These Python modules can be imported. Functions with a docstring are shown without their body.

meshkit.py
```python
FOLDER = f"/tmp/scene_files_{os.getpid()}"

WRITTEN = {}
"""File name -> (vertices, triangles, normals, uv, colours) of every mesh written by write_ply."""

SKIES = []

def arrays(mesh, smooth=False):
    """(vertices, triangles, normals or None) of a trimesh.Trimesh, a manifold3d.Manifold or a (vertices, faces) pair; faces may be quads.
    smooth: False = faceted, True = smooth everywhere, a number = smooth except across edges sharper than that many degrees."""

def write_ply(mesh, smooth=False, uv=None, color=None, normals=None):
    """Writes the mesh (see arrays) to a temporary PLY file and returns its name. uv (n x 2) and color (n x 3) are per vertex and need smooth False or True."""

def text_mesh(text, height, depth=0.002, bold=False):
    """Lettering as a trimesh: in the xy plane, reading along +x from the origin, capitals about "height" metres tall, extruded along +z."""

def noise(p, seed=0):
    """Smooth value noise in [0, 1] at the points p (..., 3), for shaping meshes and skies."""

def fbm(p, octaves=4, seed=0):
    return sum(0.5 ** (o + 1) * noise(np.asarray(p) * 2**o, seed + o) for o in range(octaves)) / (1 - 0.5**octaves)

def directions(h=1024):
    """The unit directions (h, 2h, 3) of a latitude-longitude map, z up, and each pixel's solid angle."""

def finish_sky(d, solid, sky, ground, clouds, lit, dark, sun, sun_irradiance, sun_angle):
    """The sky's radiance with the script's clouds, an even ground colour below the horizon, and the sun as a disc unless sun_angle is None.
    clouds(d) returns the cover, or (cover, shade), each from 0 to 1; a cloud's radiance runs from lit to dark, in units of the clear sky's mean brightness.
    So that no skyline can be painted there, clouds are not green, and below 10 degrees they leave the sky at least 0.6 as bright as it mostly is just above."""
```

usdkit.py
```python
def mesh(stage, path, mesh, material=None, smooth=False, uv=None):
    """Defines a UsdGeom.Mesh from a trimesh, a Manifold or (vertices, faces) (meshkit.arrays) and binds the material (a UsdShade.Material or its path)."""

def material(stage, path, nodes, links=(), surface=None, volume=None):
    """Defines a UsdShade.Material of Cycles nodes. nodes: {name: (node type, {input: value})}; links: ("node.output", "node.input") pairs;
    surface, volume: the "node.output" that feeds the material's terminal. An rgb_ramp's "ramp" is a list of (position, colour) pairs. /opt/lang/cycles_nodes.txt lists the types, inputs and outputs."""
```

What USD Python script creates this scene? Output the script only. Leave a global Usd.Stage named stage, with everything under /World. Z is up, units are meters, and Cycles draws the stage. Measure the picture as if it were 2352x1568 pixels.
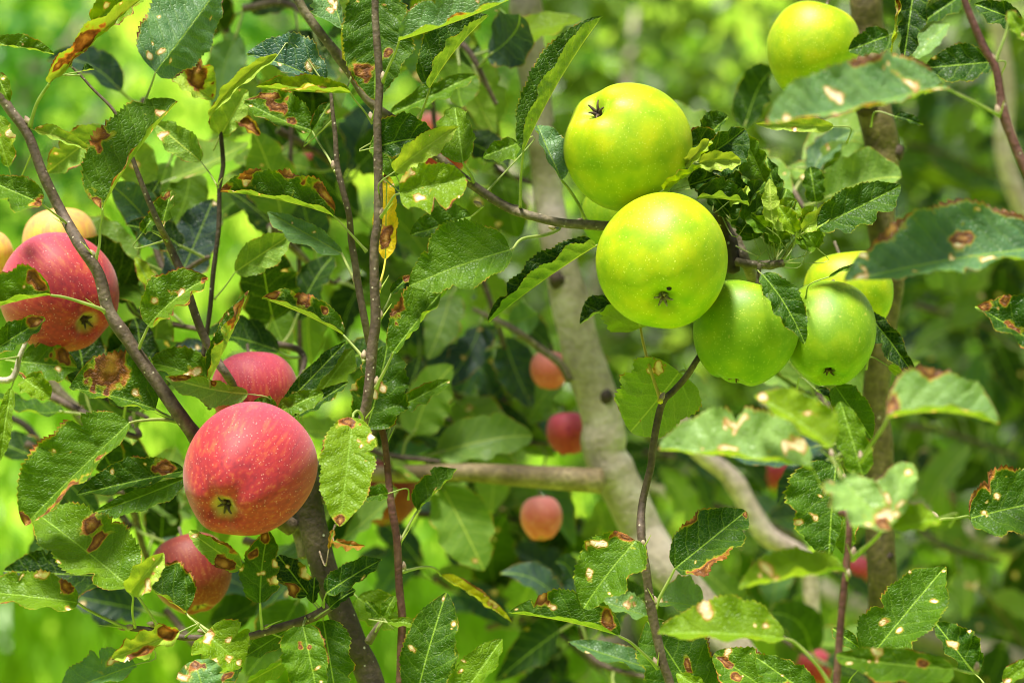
import math, random
import numpy as np, trimesh
import usdkit, meshkit
from pxr import Usd, UsdGeom, UsdLux, UsdShade, Sdf, Gf, Vt

stage = Usd.Stage.CreateInMemory()
UsdGeom.SetStageUpAxis(stage, 'Z'); UsdGeom.SetStageMetersPerUnit(stage, 1.0)
UsdGeom.Xform.Define(stage, '/World'); UsdGeom.Scope.Define(stage, '/World/Looks')
T_ = Sdf.ValueTypeNames
random.seed(7); RNG = np.random.default_rng(7)

# ------------------------------------------------------------------ camera
FOC, HAP = 85.0, 36.0
TX = HAP / (2 * FOC)
PITCH = math.radians(-8.0)
EYE = np.array([0.0, 0.0, 1.55])
FWD = np.array([0, math.cos(PITCH), math.sin(PITCH)]); RGT = np.array([1.0, 0, 0]); UPV = np.cross(RGT, FWD)
FOCUS = 1.455
cam = UsdGeom.Camera.Define(stage, '/World/camera')
cam.CreateFocalLengthAttr(FOC); cam.CreateHorizontalApertureAttr(HAP); cam.CreateVerticalApertureAttr(HAP * 682 / 1024)
cam.CreateFStopAttr(5.6); cam.CreateFocusDistanceAttr(FOCUS); cam.CreateClippingRangeAttr(Gf.Vec2f(0.05, 2000))
cam.CreateExposureAttr(2.92)
m = np.eye(4); m[0, :3] = RGT; m[1, :3] = UPV; m[2, :3] = -FWD; m[3, :3] = EYE
UsdGeom.Xformable(cam).AddTransformOp().Set(Gf.Matrix4d(m.tolist()))

# ------------------------------------------------------------------ sky and sun (bright, thinly veiled sky)
SUN = np.array([-0.16, -0.17, 0.97]); SUN /= np.linalg.norm(SUN)
dome = UsdLux.DomeLight.Define(stage, '/World/sky')
sky_mat = usdkit.material(stage, '/World/Looks/sky', {
    'tc': ('texture_coordinate', {}),
    'sky': ('sky_texture', {'sky_type': 'single_scattering', 'sun_disc': False, 'sun_elevation': math.asin(SUN[2]), 'sun_rotation': math.atan2(SUN[0], SUN[1]), 'aerosol_density': 1.0}),
    'n': ('noise_texture', {'scale': 2.2, 'detail': 5.0, 'roughness': 0.55}),
    'r': ('rgb_ramp', {'ramp': [(0.30, (0.35, 0.35, 0.35)), (0.62, (1, 1, 1))]}),
    'bw': ('rgb_to_bw', {}),
    'cl': ('mix', {'mix_type': 'multiply', 'fac': 1.0, 'color2': (0.62, 0.60, 0.55)}),
    'mx': ('mix', {'mix_type': 'mix'}),
    'bg': ('background_shader', {'strength': 0.05})},
    [('tc.generated', 'n.vector'), ('n.fac', 'r.fac'), ('sky.color', 'bw.color'), ('bw.val', 'cl.color1'), ('r.color', 'mx.fac'),
     ('sky.color', 'mx.color1'), ('cl.color', 'mx.color2'), ('mx.color', 'bg.color')], surface='bg.background')
UsdShade.MaterialBindingAPI.Apply(dome.GetPrim()).Bind(sky_mat)
dome.GetPrim().SetCustomDataByKey('kind', 'structure')
sun = UsdLux.DistantLight.Define(stage, '/World/sun')
sun.CreateIntensityAttr(0.4); sun.CreateAngleAttr(10.0); sun.CreateColorAttr(Gf.Vec3f(1.0, 0.97, 0.86)); sun.GetPrim().CreateAttribute('inputs:normalize', T_.Bool).Set(True)
zl = SUN; xl = np.cross([0, 0, 1.0], zl); xl /= np.linalg.norm(xl); yl = np.cross(zl, xl)
m = np.eye(4); m[0, :3] = xl; m[1, :3] = yl; m[2, :3] = zl
UsdGeom.Xformable(sun).AddTransformOp().Set(Gf.Matrix4d(m.tolist()))

# ------------------------------------------------------------------ helpers
def P(x, y, d):
    """Point of the place: x, y on the photograph's 2352 x 1568 grid, d metres along the view axis."""
    return EYE + d * (FWD + RGT * ((x - 1176) / 1176 * TX) + UPV * ((784 - y) / 1176 * TX))
K = 0.33392
CX = [0, 588.0, 1176.0, 1764.0]; CY = [0, 523.7, 1044.6]
def C(cell, x, y): return CX[int(cell[0])] + x * K, CY[int(cell[1])] + y * K
def mpp(d): return d * TX / 1176 * K          # metres per detail pixel at depth d

names = {}
def numbered(path):
    n = names.get(path, 0); names[path] = n + 1
    return path if n == 0 else f'{path}_{n:03d}'
def setd(prim, **kw):
    for k, v in kw.items():
        if v: prim.SetCustomDataByKey(k, v)
def thing(name, label, cat, loc=(0, 0, 0), group=None):
    x = UsdGeom.Xform.Define(stage, numbered('/World/' + name)); x.AddTranslateOp().Set(Gf.Vec3d(*map(float, loc)))
    setd(x.GetPrim(), label=label, category=cat, group=group)
    x.loc = np.array(loc, float)
    return x
def part(name, v, f, mat, parent, origin=(0, 0, 0), smooth=True, **attrs):
    """One mesh prim under parent; vertices in world space are moved to the thing's own space."""
    path = numbered(str(parent.GetPath()) + '/' + name)
    msh = usdkit.mesh(stage, path, (np.asarray(v) - np.asarray(origin), f), MAT[mat] if isinstance(mat, str) else mat, smooth=smooth)
    api = UsdGeom.PrimvarsAPI(msh)
    for k, a in attrs.items():
        api.CreatePrimvar(k, T_.Float3Array, 'vertex').Set(Vt.Vec3fArray.FromNumpy(np.ascontiguousarray(a, np.float32)))
    return msh

def spline(pts, n):
    """Catmull-Rom through pts (k x c), n samples evenly along the length."""
    p = np.asarray(pts, float)
    if len(p) == 2: p = np.array([p[0], (p[0] + p[1]) / 2, p[1]])
    q = np.vstack([2 * p[0] - p[1], p, 2 * p[-1] - p[-2]])
    out = []
    for i in range(len(p) - 1):
        t = np.linspace(0, 1, 24, endpoint=False)[:, None]; a, b, c, d = q[i:i + 4]
        out.append(0.5 * (2 * b + (c - a) * t + (2 * a - 5 * b + 4 * c - d) * t ** 2 + (3 * b - a - 3 * c + d) * t ** 3))
    out = np.vstack(out + [p[-1:]])
    L = np.r_[0, np.cumsum(np.linalg.norm(np.diff(out[:, :3], axis=0), axis=1))]
    s = np.linspace(0, L[-1], n)
    return np.stack([np.interp(s, L, out[:, k]) for k in range(out.shape[1])], 1)

def tube(path, rad, sides=10, rough=0.0, seed=0, fr=90.0, cap=True):
    p = np.asarray(path, float); n = len(p); rad = np.broadcast_to(rad, (n,)).astype(float)
    t = np.gradient(p, axis=0); t /= np.linalg.norm(t, axis=1, keepdims=True) + 1e-12
    a = np.zeros_like(p); ref = np.array([0.3, 1.0, 0.15]); ref -= t[0] * (ref @ t[0]); a[0] = ref / np.linalg.norm(ref)
    for i in range(1, n):
        r = a[i - 1] - t[i] * (a[i - 1] @ t[i]); a[i] = r / np.linalg.norm(r)
    b = np.cross(t, a); ang = np.arange(sides) * 2 * np.pi / sides
    ring = np.cos(ang)[None, :, None] * a[:, None] + np.sin(ang)[None, :, None] * b[:, None]
    v = p[:, None] + ring * rad[:, None, None]
    if rough:
        k = meshkit.fbm(v * fr, 3, seed) - 0.5
        v = p[:, None] + ring * (rad[:, None] * (1 + rough * 2 * k))[..., None]
    i, j = np.meshgrid(np.arange(n - 1), np.arange(sides), indexing='ij')
    q = np.stack([i * sides + j, i * sides + (j + 1) % sides, (i + 1) * sides + (j + 1) % sides, (i + 1) * sides + j], -1).reshape(-1, 4)
    f = np.vstack([q[:, [0, 1, 2]], q[:, [0, 2, 3]]]); v = v.reshape(-1, 3)
    if cap:
        c0, c1 = len(v), len(v) + 1; v = np.vstack([v, p[:1] - t[:1] * rad[0] * .4, p[-1:] + t[-1:] * rad[-1] * .4])
        j = np.arange(sides); e = (n - 1) * sides
        f = np.vstack([f, np.stack([np.full(sides, c0), (j + 1) % sides, j], 1), np.stack([np.full(sides, c1), e + j, e + (j + 1) % sides], 1)])
    return v, f

# ------------------------------------------------------------------ materials
MAT = {}
def leaf_material(name, hue=(1, 1, 1), spec=.19, sheen=.02):
    h = lambda c: tuple(a * b for a, b in zip(c, hue))
    N = {
        'rest': ('attribute', {'attribute': 'rest'}), 'bl': ('attribute', {'attribute': 'blight'}),
        'rx': ('separate_xyz', {}), 'bx': ('separate_xyz', {}),
        'ay': ('math', {'math_type': 'absolute'}),
        # secondary veins: rest.x - 0.8|y| in units of the spacing
        'vs': ('math', {'math_type': 'multiply', 'value2': -0.75}), 'va': ('math', {'math_type': 'add'}), 'vm': ('math', {'math_type': 'multiply', 'value2': 105.0}),
        'wob': ('noise_texture', {'scale': 160.0, 'detail': 2.0}), 'wm': ('math', {'math_type': 'multiply_add', 'value2': 0.55, 'value3': -0.27}), 'vw': ('math', {'math_type': 'add'}),
        'vf': ('math', {'math_type': 'pingpong', 'value2': 0.5}),
        'v2': ('map_range', {'range_type': 'smoothstep', 'from_min': 0.02, 'from_max': 0.085, 'to_min': 1.0, 'to_max': 0.0, 'clamp': True}),
        'mid': ('map_range', {'range_type': 'smoothstep', 'from_min': 0.00025, 'from_max': 0.0007, 'to_min': 1.0, 'to_max': 0.0, 'clamp': True}),
        'net': ('voronoi_texture', {'scale': 460.0, 'feature': 'distance_to_edge'}),
        'v3': ('map_range', {'range_type': 'smoothstep', 'from_min': 0.0, 'from_max': 0.16, 'to_min': 1.0, 'to_max': 0.0, 'clamp': True}),
        'v3s': ('math', {'math_type': 'multiply', 'value2': 0.13}),
        'v2s': ('math', {'math_type': 'multiply', 'value2': 0.30}),
        'vx': ('math', {'math_type': 'maximum'}), 'vv': ('math', {'math_type': 'maximum'}),
        # tones
        'mot': ('noise_texture', {'scale': 55.0, 'detail': 4.0, 'roughness': 0.6}),
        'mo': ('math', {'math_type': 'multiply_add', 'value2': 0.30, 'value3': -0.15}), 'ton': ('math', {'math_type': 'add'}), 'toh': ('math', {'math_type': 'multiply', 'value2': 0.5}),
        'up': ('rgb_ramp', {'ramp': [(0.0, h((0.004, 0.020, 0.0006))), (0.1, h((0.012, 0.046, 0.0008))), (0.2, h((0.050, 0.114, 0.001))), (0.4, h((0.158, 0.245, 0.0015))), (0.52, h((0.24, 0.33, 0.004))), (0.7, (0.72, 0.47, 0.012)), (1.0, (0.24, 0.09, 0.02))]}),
        'lo': ('rgb_ramp', {'ramp': [(0.0, (0.10, 0.19, 0.025)), (0.25, (0.17, 0.28, 0.035)), (0.5, (0.28, 0.36, 0.04)), (0.7, (0.72, 0.47, 0.03)), (1.0, (0.24, 0.09, 0.02))]}),
        'upv': ('mix', {'mix_type': 'mix', 'color2': (0.15, 0.25, 0.02)}),
        'lov': ('mix', {'mix_type': 'mix', 'color2': (0.38, 0.46, 0.08)}),
        'lvf': ('math', {'math_type': 'multiply', 'value2': 0.8}),
        'geo': ('geometry', {}), 'side': ('mix', {'mix_type': 'mix'}),
        # blight
        'bn': ('noise_texture', {'scale': 260.0, 'detail': 3.0}), 'bnm': ('math', {'math_type': 'multiply_add', 'value2': 0.16, 'value3': -0.08}),
        'sp': ('math', {'math_type': 'add'}), 'bu': ('math', {'math_type': 'add'}),
        'spf': ('map_range', {'range_type': 'smoothstep', 'from_min': 0.47, 'from_max': 0.53, 'clamp': True}),
        'buf': ('map_range', {'range_type': 'smoothstep', 'from_min': 0.46, 'from_max': 0.54, 'clamp': True}),
        'halo': ('map_range', {'range_type': 'smoothstep', 'from_min': 0.33, 'from_max': 0.48, 'to_min': 0.0, 'to_max': 0.55, 'clamp': True}), 'hm': ('math', {'math_type': 'maximum'}), 'c0': ('mix', {'mix_type': 'mix', 'color2': (0.30, 0.30, 0.015)}),
        'spc': ('rgb_ramp', {'ramp': [(0.49, (0.13, 0.05, 0.015)), (0.53, (0.38, 0.17, 0.05)), (0.58, (0.56, 0.36, 0.18)), (0.72, (0.72, 0.60, 0.45))]}),
        'bur': ('noise_texture', {'scale': 75.0, 'detail': 4.0}),
        'bua': ('math', {'math_type': 'multiply_add', 'value2': 0.9, 'value3': -0.45}), 'bub': ('math', {'math_type': 'add'}),
        'buc': ('rgb_ramp', {'ramp': [(0.36, (0.48, 0.22, 0.05)), (0.50, (0.27, 0.095, 0.022)), (0.64, (0.085, 0.03, 0.011)), (0.8, (0.20, 0.075, 0.02)), (1.0, (0.44, 0.22, 0.07))]}),
        'c1': ('mix', {'mix_type': 'mix'}), 'c2': ('mix', {'mix_type': 'mix'}),
        # relief
        'hb': ('math', {'math_type': 'multiply_add', 'value2': -0.55}), 'hn': ('math', {'math_type': 'multiply', 'value2': 0.6}), 'hs': ('math', {'math_type': 'add'}),
        'bump': ('bump', {'strength': 0.62, 'distance': 0.0009}),
        'p': ('principled_bsdf', {'roughness': 0.43, 'specular_ior_level': spec, 'sheen_weight': sheen, 'sheen_roughness': 0.45, 'sheen_tint': (0.85, 1.0, 0.85)}),
        'rr': ('map_range', {'from_min': 0.3, 'from_max': 0.7, 'to_min': 0.40, 'to_max': 0.56, 'clamp': True}),
        'tcol': ('mix', {'mix_type': 'multiply', 'fac': 1.0, 'color2': (2.1, 1.8, 0.7)}),
        't': ('translucent_bsdf', {}), 'mx': ('mix_closure', {'fac': 0.22})}
    Lk = [('rest.vector', 'rx.vector'), ('bl.vector', 'bx.vector'), ('rx.y', 'ay.value1'), ('ay.value', 'vs.value1'), ('rx.x', 'va.value1'), ('vs.value', 'va.value2'),
          ('va.value', 'vm.value1'), ('rest.vector', 'wob.vector'), ('wob.fac', 'wm.value1'), ('vm.value', 'vw.value1'), ('wm.value', 'vw.value2'), ('vw.value', 'vf.value1'),
          ('vf.value', 'v2.value'), ('ay.value', 'mid.value'), ('rest.vector', 'net.vector'), ('net.distance', 'v3.value'), ('v3.result', 'v3s.value1'), ('v2.result', 'v2s.value1'),
          ('mid.result', 'vx.value1'), ('v2s.value', 'vx.value2'), ('vx.value', 'vv.value1'), ('v3s.value', 'vv.value2'),
          ('rest.vector', 'mot.vector'), ('mot.fac', 'mo.value1'), ('mo.value', 'ton.value1'), ('bx.z', 'ton.value2'), ('ton.value', 'toh.value1'), ('toh.value', 'up.fac'), ('toh.value', 'lo.fac'),
          ('up.color', 'upv.color1'), ('vv.value', 'upv.fac'), ('lo.color', 'lov.color1'), ('vv.value', 'lvf.value1'), ('lvf.value', 'lov.fac'),
          ('geo.backfacing', 'side.fac'), ('upv.color', 'side.color1'), ('lov.color', 'side.color2'),
          ('rest.vector', 'bn.vector'), ('bn.fac', 'bnm.value1'), ('bnm.value', 'sp.value1'), ('bx.x', 'sp.value2'), ('bnm.value', 'bu.value1'), ('bx.y', 'bu.value2'),
          ('sp.value', 'spf.value'), ('bu.value', 'buf.value'), ('sp.value', 'spc.fac'), ('rest.vector', 'bur.vector'), ('bur.fac', 'bua.value1'), ('bua.value', 'bub.value1'), ('bu.value', 'bub.value2'), ('bub.value', 'buc.fac'),
          ('sp.value', 'hm.value1'), ('bu.value', 'hm.value2'), ('hm.value', 'halo.value'), ('halo.result', 'c0.fac'), ('side.color', 'c0.color1'), ('c0.color', 'c1.color1'), ('spc.color', 'c1.color2'), ('spf.result', 'c1.fac'), ('c1.color', 'c2.color1'), ('buc.color', 'c2.color2'), ('buf.result', 'c2.fac'),
          ('v3.result', 'hb.value1'), ('mot.fac', 'hb.value3'), ('bn.fac', 'hn.value1'), ('hb.value', 'hs.value1'), ('hn.value', 'hs.value2'), ('hs.value', 'bump.height'),
          ('c2.color', 'p.base_color'), ('bump.normal', 'p.normal'), ('mot.fac', 'rr.value'), ('rr.result', 'p.roughness'),
          ('c2.color', 'tcol.color1'), ('tcol.color', 't.color'), ('p.BSDF', 'mx.closure1'), ('t.BSDF', 'mx.closure2')]
    MAT[name] = usdkit.material(stage, '/World/Looks/' + name, N, Lk, surface='mx.closure')
leaf_material('leaf'); leaf_material('sky_sheen_leaf', (1.5, 1.45, 48.0), .45, .10)  # second one: sky sheen on leaves painted as a paler, bluer base colour

def far_leaf_material(name, cols):
    MAT[name] = usdkit.material(stage, '/World/Looks/' + name, {
        'g': ('geometry', {}), 'r': ('rgb_ramp', {'ramp': cols}), 'p': ('principled_bsdf', {'roughness': 0.42}),
        'tc': ('mix', {'mix_type': 'multiply', 'fac': 1.0, 'color2': (2.2, 1.9, 0.9)}), 't': ('translucent_bsdf', {}), 'mx': ('mix_closure', {'fac': 0.3})},
        [('g.random_per_island', 'r.fac'), ('r.color', 'p.base_color'), ('r.color', 'tc.color1'), ('tc.color', 't.color'), ('p.BSDF', 'mx.closure1'), ('t.BSDF', 'mx.closure2')], surface='mx.closure')
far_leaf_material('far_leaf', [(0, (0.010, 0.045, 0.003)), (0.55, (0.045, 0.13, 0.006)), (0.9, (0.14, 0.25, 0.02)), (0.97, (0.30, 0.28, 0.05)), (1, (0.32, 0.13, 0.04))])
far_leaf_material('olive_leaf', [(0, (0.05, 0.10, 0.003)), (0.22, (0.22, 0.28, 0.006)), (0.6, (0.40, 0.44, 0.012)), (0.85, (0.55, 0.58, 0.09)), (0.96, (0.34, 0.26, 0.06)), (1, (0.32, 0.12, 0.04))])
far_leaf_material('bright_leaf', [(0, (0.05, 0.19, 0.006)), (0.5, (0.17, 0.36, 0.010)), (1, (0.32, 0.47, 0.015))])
far_leaf_material('grass_blade', [(0, (0.13, 0.29, 0.004)), (0.5, (0.27, 0.43, 0.006)), (1, (0.40, 0.52, 0.01))])

def bark(name, c0, c1, c2, dots=0.0, fs=1.0, dotc=(0.36, 0.31, 0.23), rough=0.7, grain=0.85):
    MAT[name] = usdkit.material(stage, '/World/Looks/' + name, {
        'g': ('geometry', {}), 'n': ('noise_texture', {'scale': 45.0 * fs, 'detail': 6.0, 'roughness': 0.65}),
        'n2': ('noise_texture', {'scale': 380.0 * fs, 'detail': 4.0}), 'r': ('rgb_ramp', {'ramp': [(0.3, c0), (0.5, c1), (0.72, c2)]}),
        'fine': ('mix', {'mix_type': 'overlay', 'fac': grain}),
        'v': ('voronoi_texture', {'scale': 250.0 * fs, 'randomness': 1.0}), 'vm': ('map_range', {'range_type': 'smoothstep', 'from_min': 0.12, 'from_max': 0.2, 'to_min': 1.0, 'to_max': 0.0, 'clamp': True}),
        'sv': ('separate_xyz', {}), 'pick': ('math', {'math_type': 'less_than', 'value2': dots}), 'dm': ('math', {'math_type': 'multiply'}),
        'c': ('mix', {'mix_type': 'mix', 'color2': dotc}),
        'b': ('bump', {'strength': 0.6, 'distance': 0.0012 / fs}), 'p': ('principled_bsdf', {'roughness': rough, 'specular_ior_level': 0.35})},
        [('g.position', 'n.vector'), ('g.position', 'n2.vector'), ('g.position', 'v.vector'), ('n.fac', 'r.fac'), ('r.color', 'fine.color1'), ('n2.fac', 'fine.color2'),
         ('v.distance', 'vm.value'), ('v.color', 'sv.vector'), ('sv.x', 'pick.value1'), ('vm.result', 'dm.value1'), ('pick.value', 'dm.value2'), ('dm.value', 'c.fac'), ('fine.color', 'c.color1'),
         ('n2.fac', 'b.height'), ('b.normal', 'p.normal'), ('c.color', 'p.base_color')], surface='p.BSDF')
bark('bark_shoot', (0.040, 0.026, 0.016), (0.074, 0.050, 0.032), (0.15, 0.115, 0.08), dots=0.5)
bark('bark_red', (0.055, 0.018, 0.018), (0.085, 0.03, 0.026), (0.14, 0.07, 0.055), dots=0.2)
bark('bark_olive', (0.055, 0.042, 0.022), (0.10, 0.08, 0.045), (0.19, 0.155, 0.10), dots=0.35)
bark('bark_dark', (0.014, 0.009, 0.005), (0.028, 0.019, 0.010), (0.065, 0.048, 0.027), dots=0.42, fs=0.8, dotc=(0.33, 0.32, 0.26))
bark('bark_trunk', (0.03, 0.023, 0.006), (0.085, 0.066, 0.018), (0.17, 0.14, 0.045), dots=0.1, fs=0.6)
bark('bark_grey', (0.12, 0.10, 0.055), (0.27, 0.23, 0.165), (0.42, 0.38, 0.31), dots=0.0, fs=0.5, grain=0.4)
bark('bark_limb', (0.075, 0.05, 0.02), (0.17, 0.125, 0.06), (0.28, 0.22, 0.13), fs=0.7)
bark('bark_pale', (0.30, 0.22, 0.17), (0.44, 0.35, 0.29), (0.55, 0.47, 0.42), dots=0.0, fs=0.5)
bark('knot_bark', (0.012, 0.008, 0.005), (0.03, 0.018, 0.01), (0.07, 0.045, 0.025), fs=1.0)
def plain(name, col, col2, rough=0.5, sc=120.0, sub=0.0):
    MAT[name] = usdkit.material(stage, '/World/Looks/' + name, {
        'g': ('geometry', {}), 'n': ('noise_texture', {'scale': sc, 'detail': 3.0}), 'r': ('rgb_ramp', {'ramp': [(0.35, col), (0.65, col2)]}),
        'p': ('principled_bsdf', {'roughness': rough, 'subsurface_weight': sub})}, [('g.position', 'n.vector'), ('n.fac', 'r.fac'), ('r.color', 'p.base_color')], surface='p.BSDF')
plain('petiole', (0.16, 0.22, 0.04), (0.28, 0.32, 0.09), sc=90)
plain('petiole_yellow', (0.42, 0.36, 0.02), (0.55, 0.42, 0.03), sc=90)
plain('stipule', (0.24, 0.34, 0.04), (0.36, 0.42, 0.07))
plain('bud', (0.16, 0.10, 0.06), (0.34, 0.27, 0.18), 0.7, 300)
plain('sepal', (0.10, 0.07, 0.035), (0.28, 0.25, 0.14), 0.8, 400)
plain('sepal_dark', (0.03, 0.018, 0.01), (0.10, 0.06, 0.035), 0.8, 400)
plain('hole', (0.006, 0.005, 0.004), (0.012, 0.009, 0.006), 0.9)

def apple_material(name, kind):
    """rest: the apple's own unit coordinates, z towards the stem."""
    N = {'rest': ('attribute', {'attribute': 'rest'}), 'sx': ('separate_xyz', {}),
         'v': ('voronoi_texture', {'scale': 23.0}), 'vw': ('separate_xyz', {}),
         'rad': ('math', {'math_type': 'multiply_add', 'value2': 0.14, 'value3': 0.055}),
         'dd': ('math', {'math_type': 'divide'}), 'dot': ('map_range', {'range_type': 'smoothstep', 'from_min': 0.7, 'from_max': 1.25, 'to_min': 1.0, 'to_max': 0.0, 'clamp': True}),
         'ds': ('math', {'math_type': 'multiply', 'value2': 0.62 if kind != 'green' else 0.72}),
         'n1': ('noise_texture', {'scale': 2.1, 'detail': 4.0, 'roughness': 0.55}), 'n3': ('noise_texture', {'scale': 26.0, 'detail': 3.0}),
         'dotmix': ('mix', {'mix_type': 'mix'}),
         'xy': ('vector_math', {'math_type': 'multiply', 'vector2': (1.0, 1.0, 0.0)}), 'ln': ('vector_math', {'math_type': 'length'}), 'lo': ('math', {'math_type': 'less_than', 'value2': 0.0}),
         'cal0': ('map_range', {'range_type': 'smoothstep', 'from_min': 0.05, 'from_max': 0.27, 'to_min': 1.0, 'to_max': 0.0, 'clamp': True}), 'cal': ('math', {'math_type': 'multiply'}),
         'b': ('bump', {'strength': 0.12, 'distance': 0.0006}),
         'p': ('principled_bsdf', {'roughness': 0.5, 'specular_ior_level': 0.3, 'subsurface_weight': 0.12, 'subsurface_scale': 0.006, 'subsurface_radius': (1.0, 0.7, 0.15), 'coat_weight': 0.0, 'coat_roughness': 0.3})}
    Lk = [('rest.vector', 'sx.vector'), ('rest.vector', 'v.vector'), ('v.color', 'vw.vector'), ('vw.y', 'rad.value1'), ('v.distance', 'dd.value1'), ('rad.value', 'dd.value2'), ('dd.value', 'dot.value'), ('dot.result', 'ds.value1'),
          ('rest.vector', 'n1.vector'), ('rest.vector', 'n3.vector'), ('rest.vector', 'xy.vector1'), ('xy.vector', 'ln.vector1'), ('ln.value', 'cal0.value'), ('sx.z', 'lo.value1'), ('cal0.result', 'cal.value1'), ('lo.value', 'cal.value2'), ('n3.fac', 'b.height'), ('b.normal', 'p.normal'), ('ds.value', 'dotmix.fac'), ('dotmix.result' if 0 else 'dotmix.color', 'p.base_color')]
    if kind == 'green':
        N['r'] = ('rgb_ramp', {'ramp': [(0.28, (0.090, 0.195, 0.0015)), (0.5, (0.14, 0.245, 0.0015)), (0.72, (0.20, 0.28, 0.002))] if name == 'shaded_green_apple_skin' else [(0.30, (0.17, 0.30, 0.0012)), (0.5, (0.27, 0.365, 0.0016)), (0.70, (0.39, 0.42, 0.0025))]})  # first ramp: darker green with the shade on the lower apples painted in
        N['dotmix'][1]['color2'] = (0.74, 0.76, 0.16)
        N['cm'] = ('mix', {'mix_type': 'mix', 'color2': (0.22, 0.40, 0.02)}); N['cf'] = ('math', {'math_type': 'multiply', 'value2': 0.55})
        N['rus'] = ('map_range', {'range_type': 'smoothstep', 'from_min': 0.68, 'from_max': 0.74, 'clamp': True}); N['n4'] = ('noise_texture', {'scale': 7.0, 'detail': 3.0})
        N['rm'] = ('mix', {'mix_type': 'mix', 'color2': (0.42, 0.36, 0.06)}); N['rf'] = ('math', {'math_type': 'multiply', 'value2': 0.5})
        Lk += [('n1.fac', 'r.fac'), ('cal.value', 'cf.value1'), ('cf.value', 'cm.fac'), ('r.color', 'cm.color1'),
               ('rest.vector', 'n4.vector'), ('n4.fac', 'rus.value'), ('rus.result', 'rf.value1'), ('rf.value', 'rm.fac'), ('cm.color', 'rm.color1'), ('rm.color', 'dotmix.color1')]
    else:
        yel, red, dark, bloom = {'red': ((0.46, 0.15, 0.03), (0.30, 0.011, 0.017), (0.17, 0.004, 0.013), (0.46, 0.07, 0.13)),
                                 'deep': ((0.30, 0.11, 0.02), (0.17, 0.012, 0.006), (0.10, 0.005, 0.004), (0.16, 0.022, 0.016)),  # darkened reds: shade on the low apples put into the skin colour
                                 'pink': ((0.76, 0.34, 0.25), (0.58, 0.11, 0.09), (0.48, 0.05, 0.055), (0.66, 0.26, 0.26)),
                                 'blush': ((0.66, 0.42, 0.03), (0.60, 0.17, 0.06), (0.45, 0.05, 0.05), (0.62, 0.28, 0.26))}[kind]
        N['st'] = ('vector_math', {'math_type': 'multiply', 'vector2': (13.0, 13.0, 1.1)}); N['ns'] = ('noise_texture', {'scale': 1.0, 'detail': 4.0, 'roughness': 0.6})
        o_ = .24 if kind == 'blush' else 0.0
        N['r'] = ('rgb_ramp', {'ramp': [(0.22 + o_, yel), (0.36 + o_, tuple(0.4 * a + 0.6 * b for a, b in zip(yel, red))), (0.5 + o_, red), (0.7 + o_, dark)]})
        N['sa'] = ('math', {'math_type': 'multiply_add', 'value2': 0.72}); N['sb'] = ('math', {'math_type': 'multiply', 'value2': 0.32})
        N['blm'] = ('map_range', {'range_type': 'smoothstep', 'from_min': -0.35, 'from_max': 0.75, 'to_min': 0.05, 'to_max': 0.35 if kind == 'blush' else 0.72, 'clamp': True}); N['bf'] = ('math', {'math_type': 'multiply'})
        N['bn'] = ('map_range', {'from_min': 0.3, 'from_max': 0.65, 'to_min': 0.55, 'to_max': 1.0, 'clamp': True})
        N['bm'] = ('mix', {'mix_type': 'mix', 'color2': bloom}); N['cm'] = ('mix', {'mix_type': 'mix', 'color2': (0.50, 0.47, 0.10)})
        N['cf'] = ('math', {'math_type': 'multiply', 'value2': 0.85})
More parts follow.
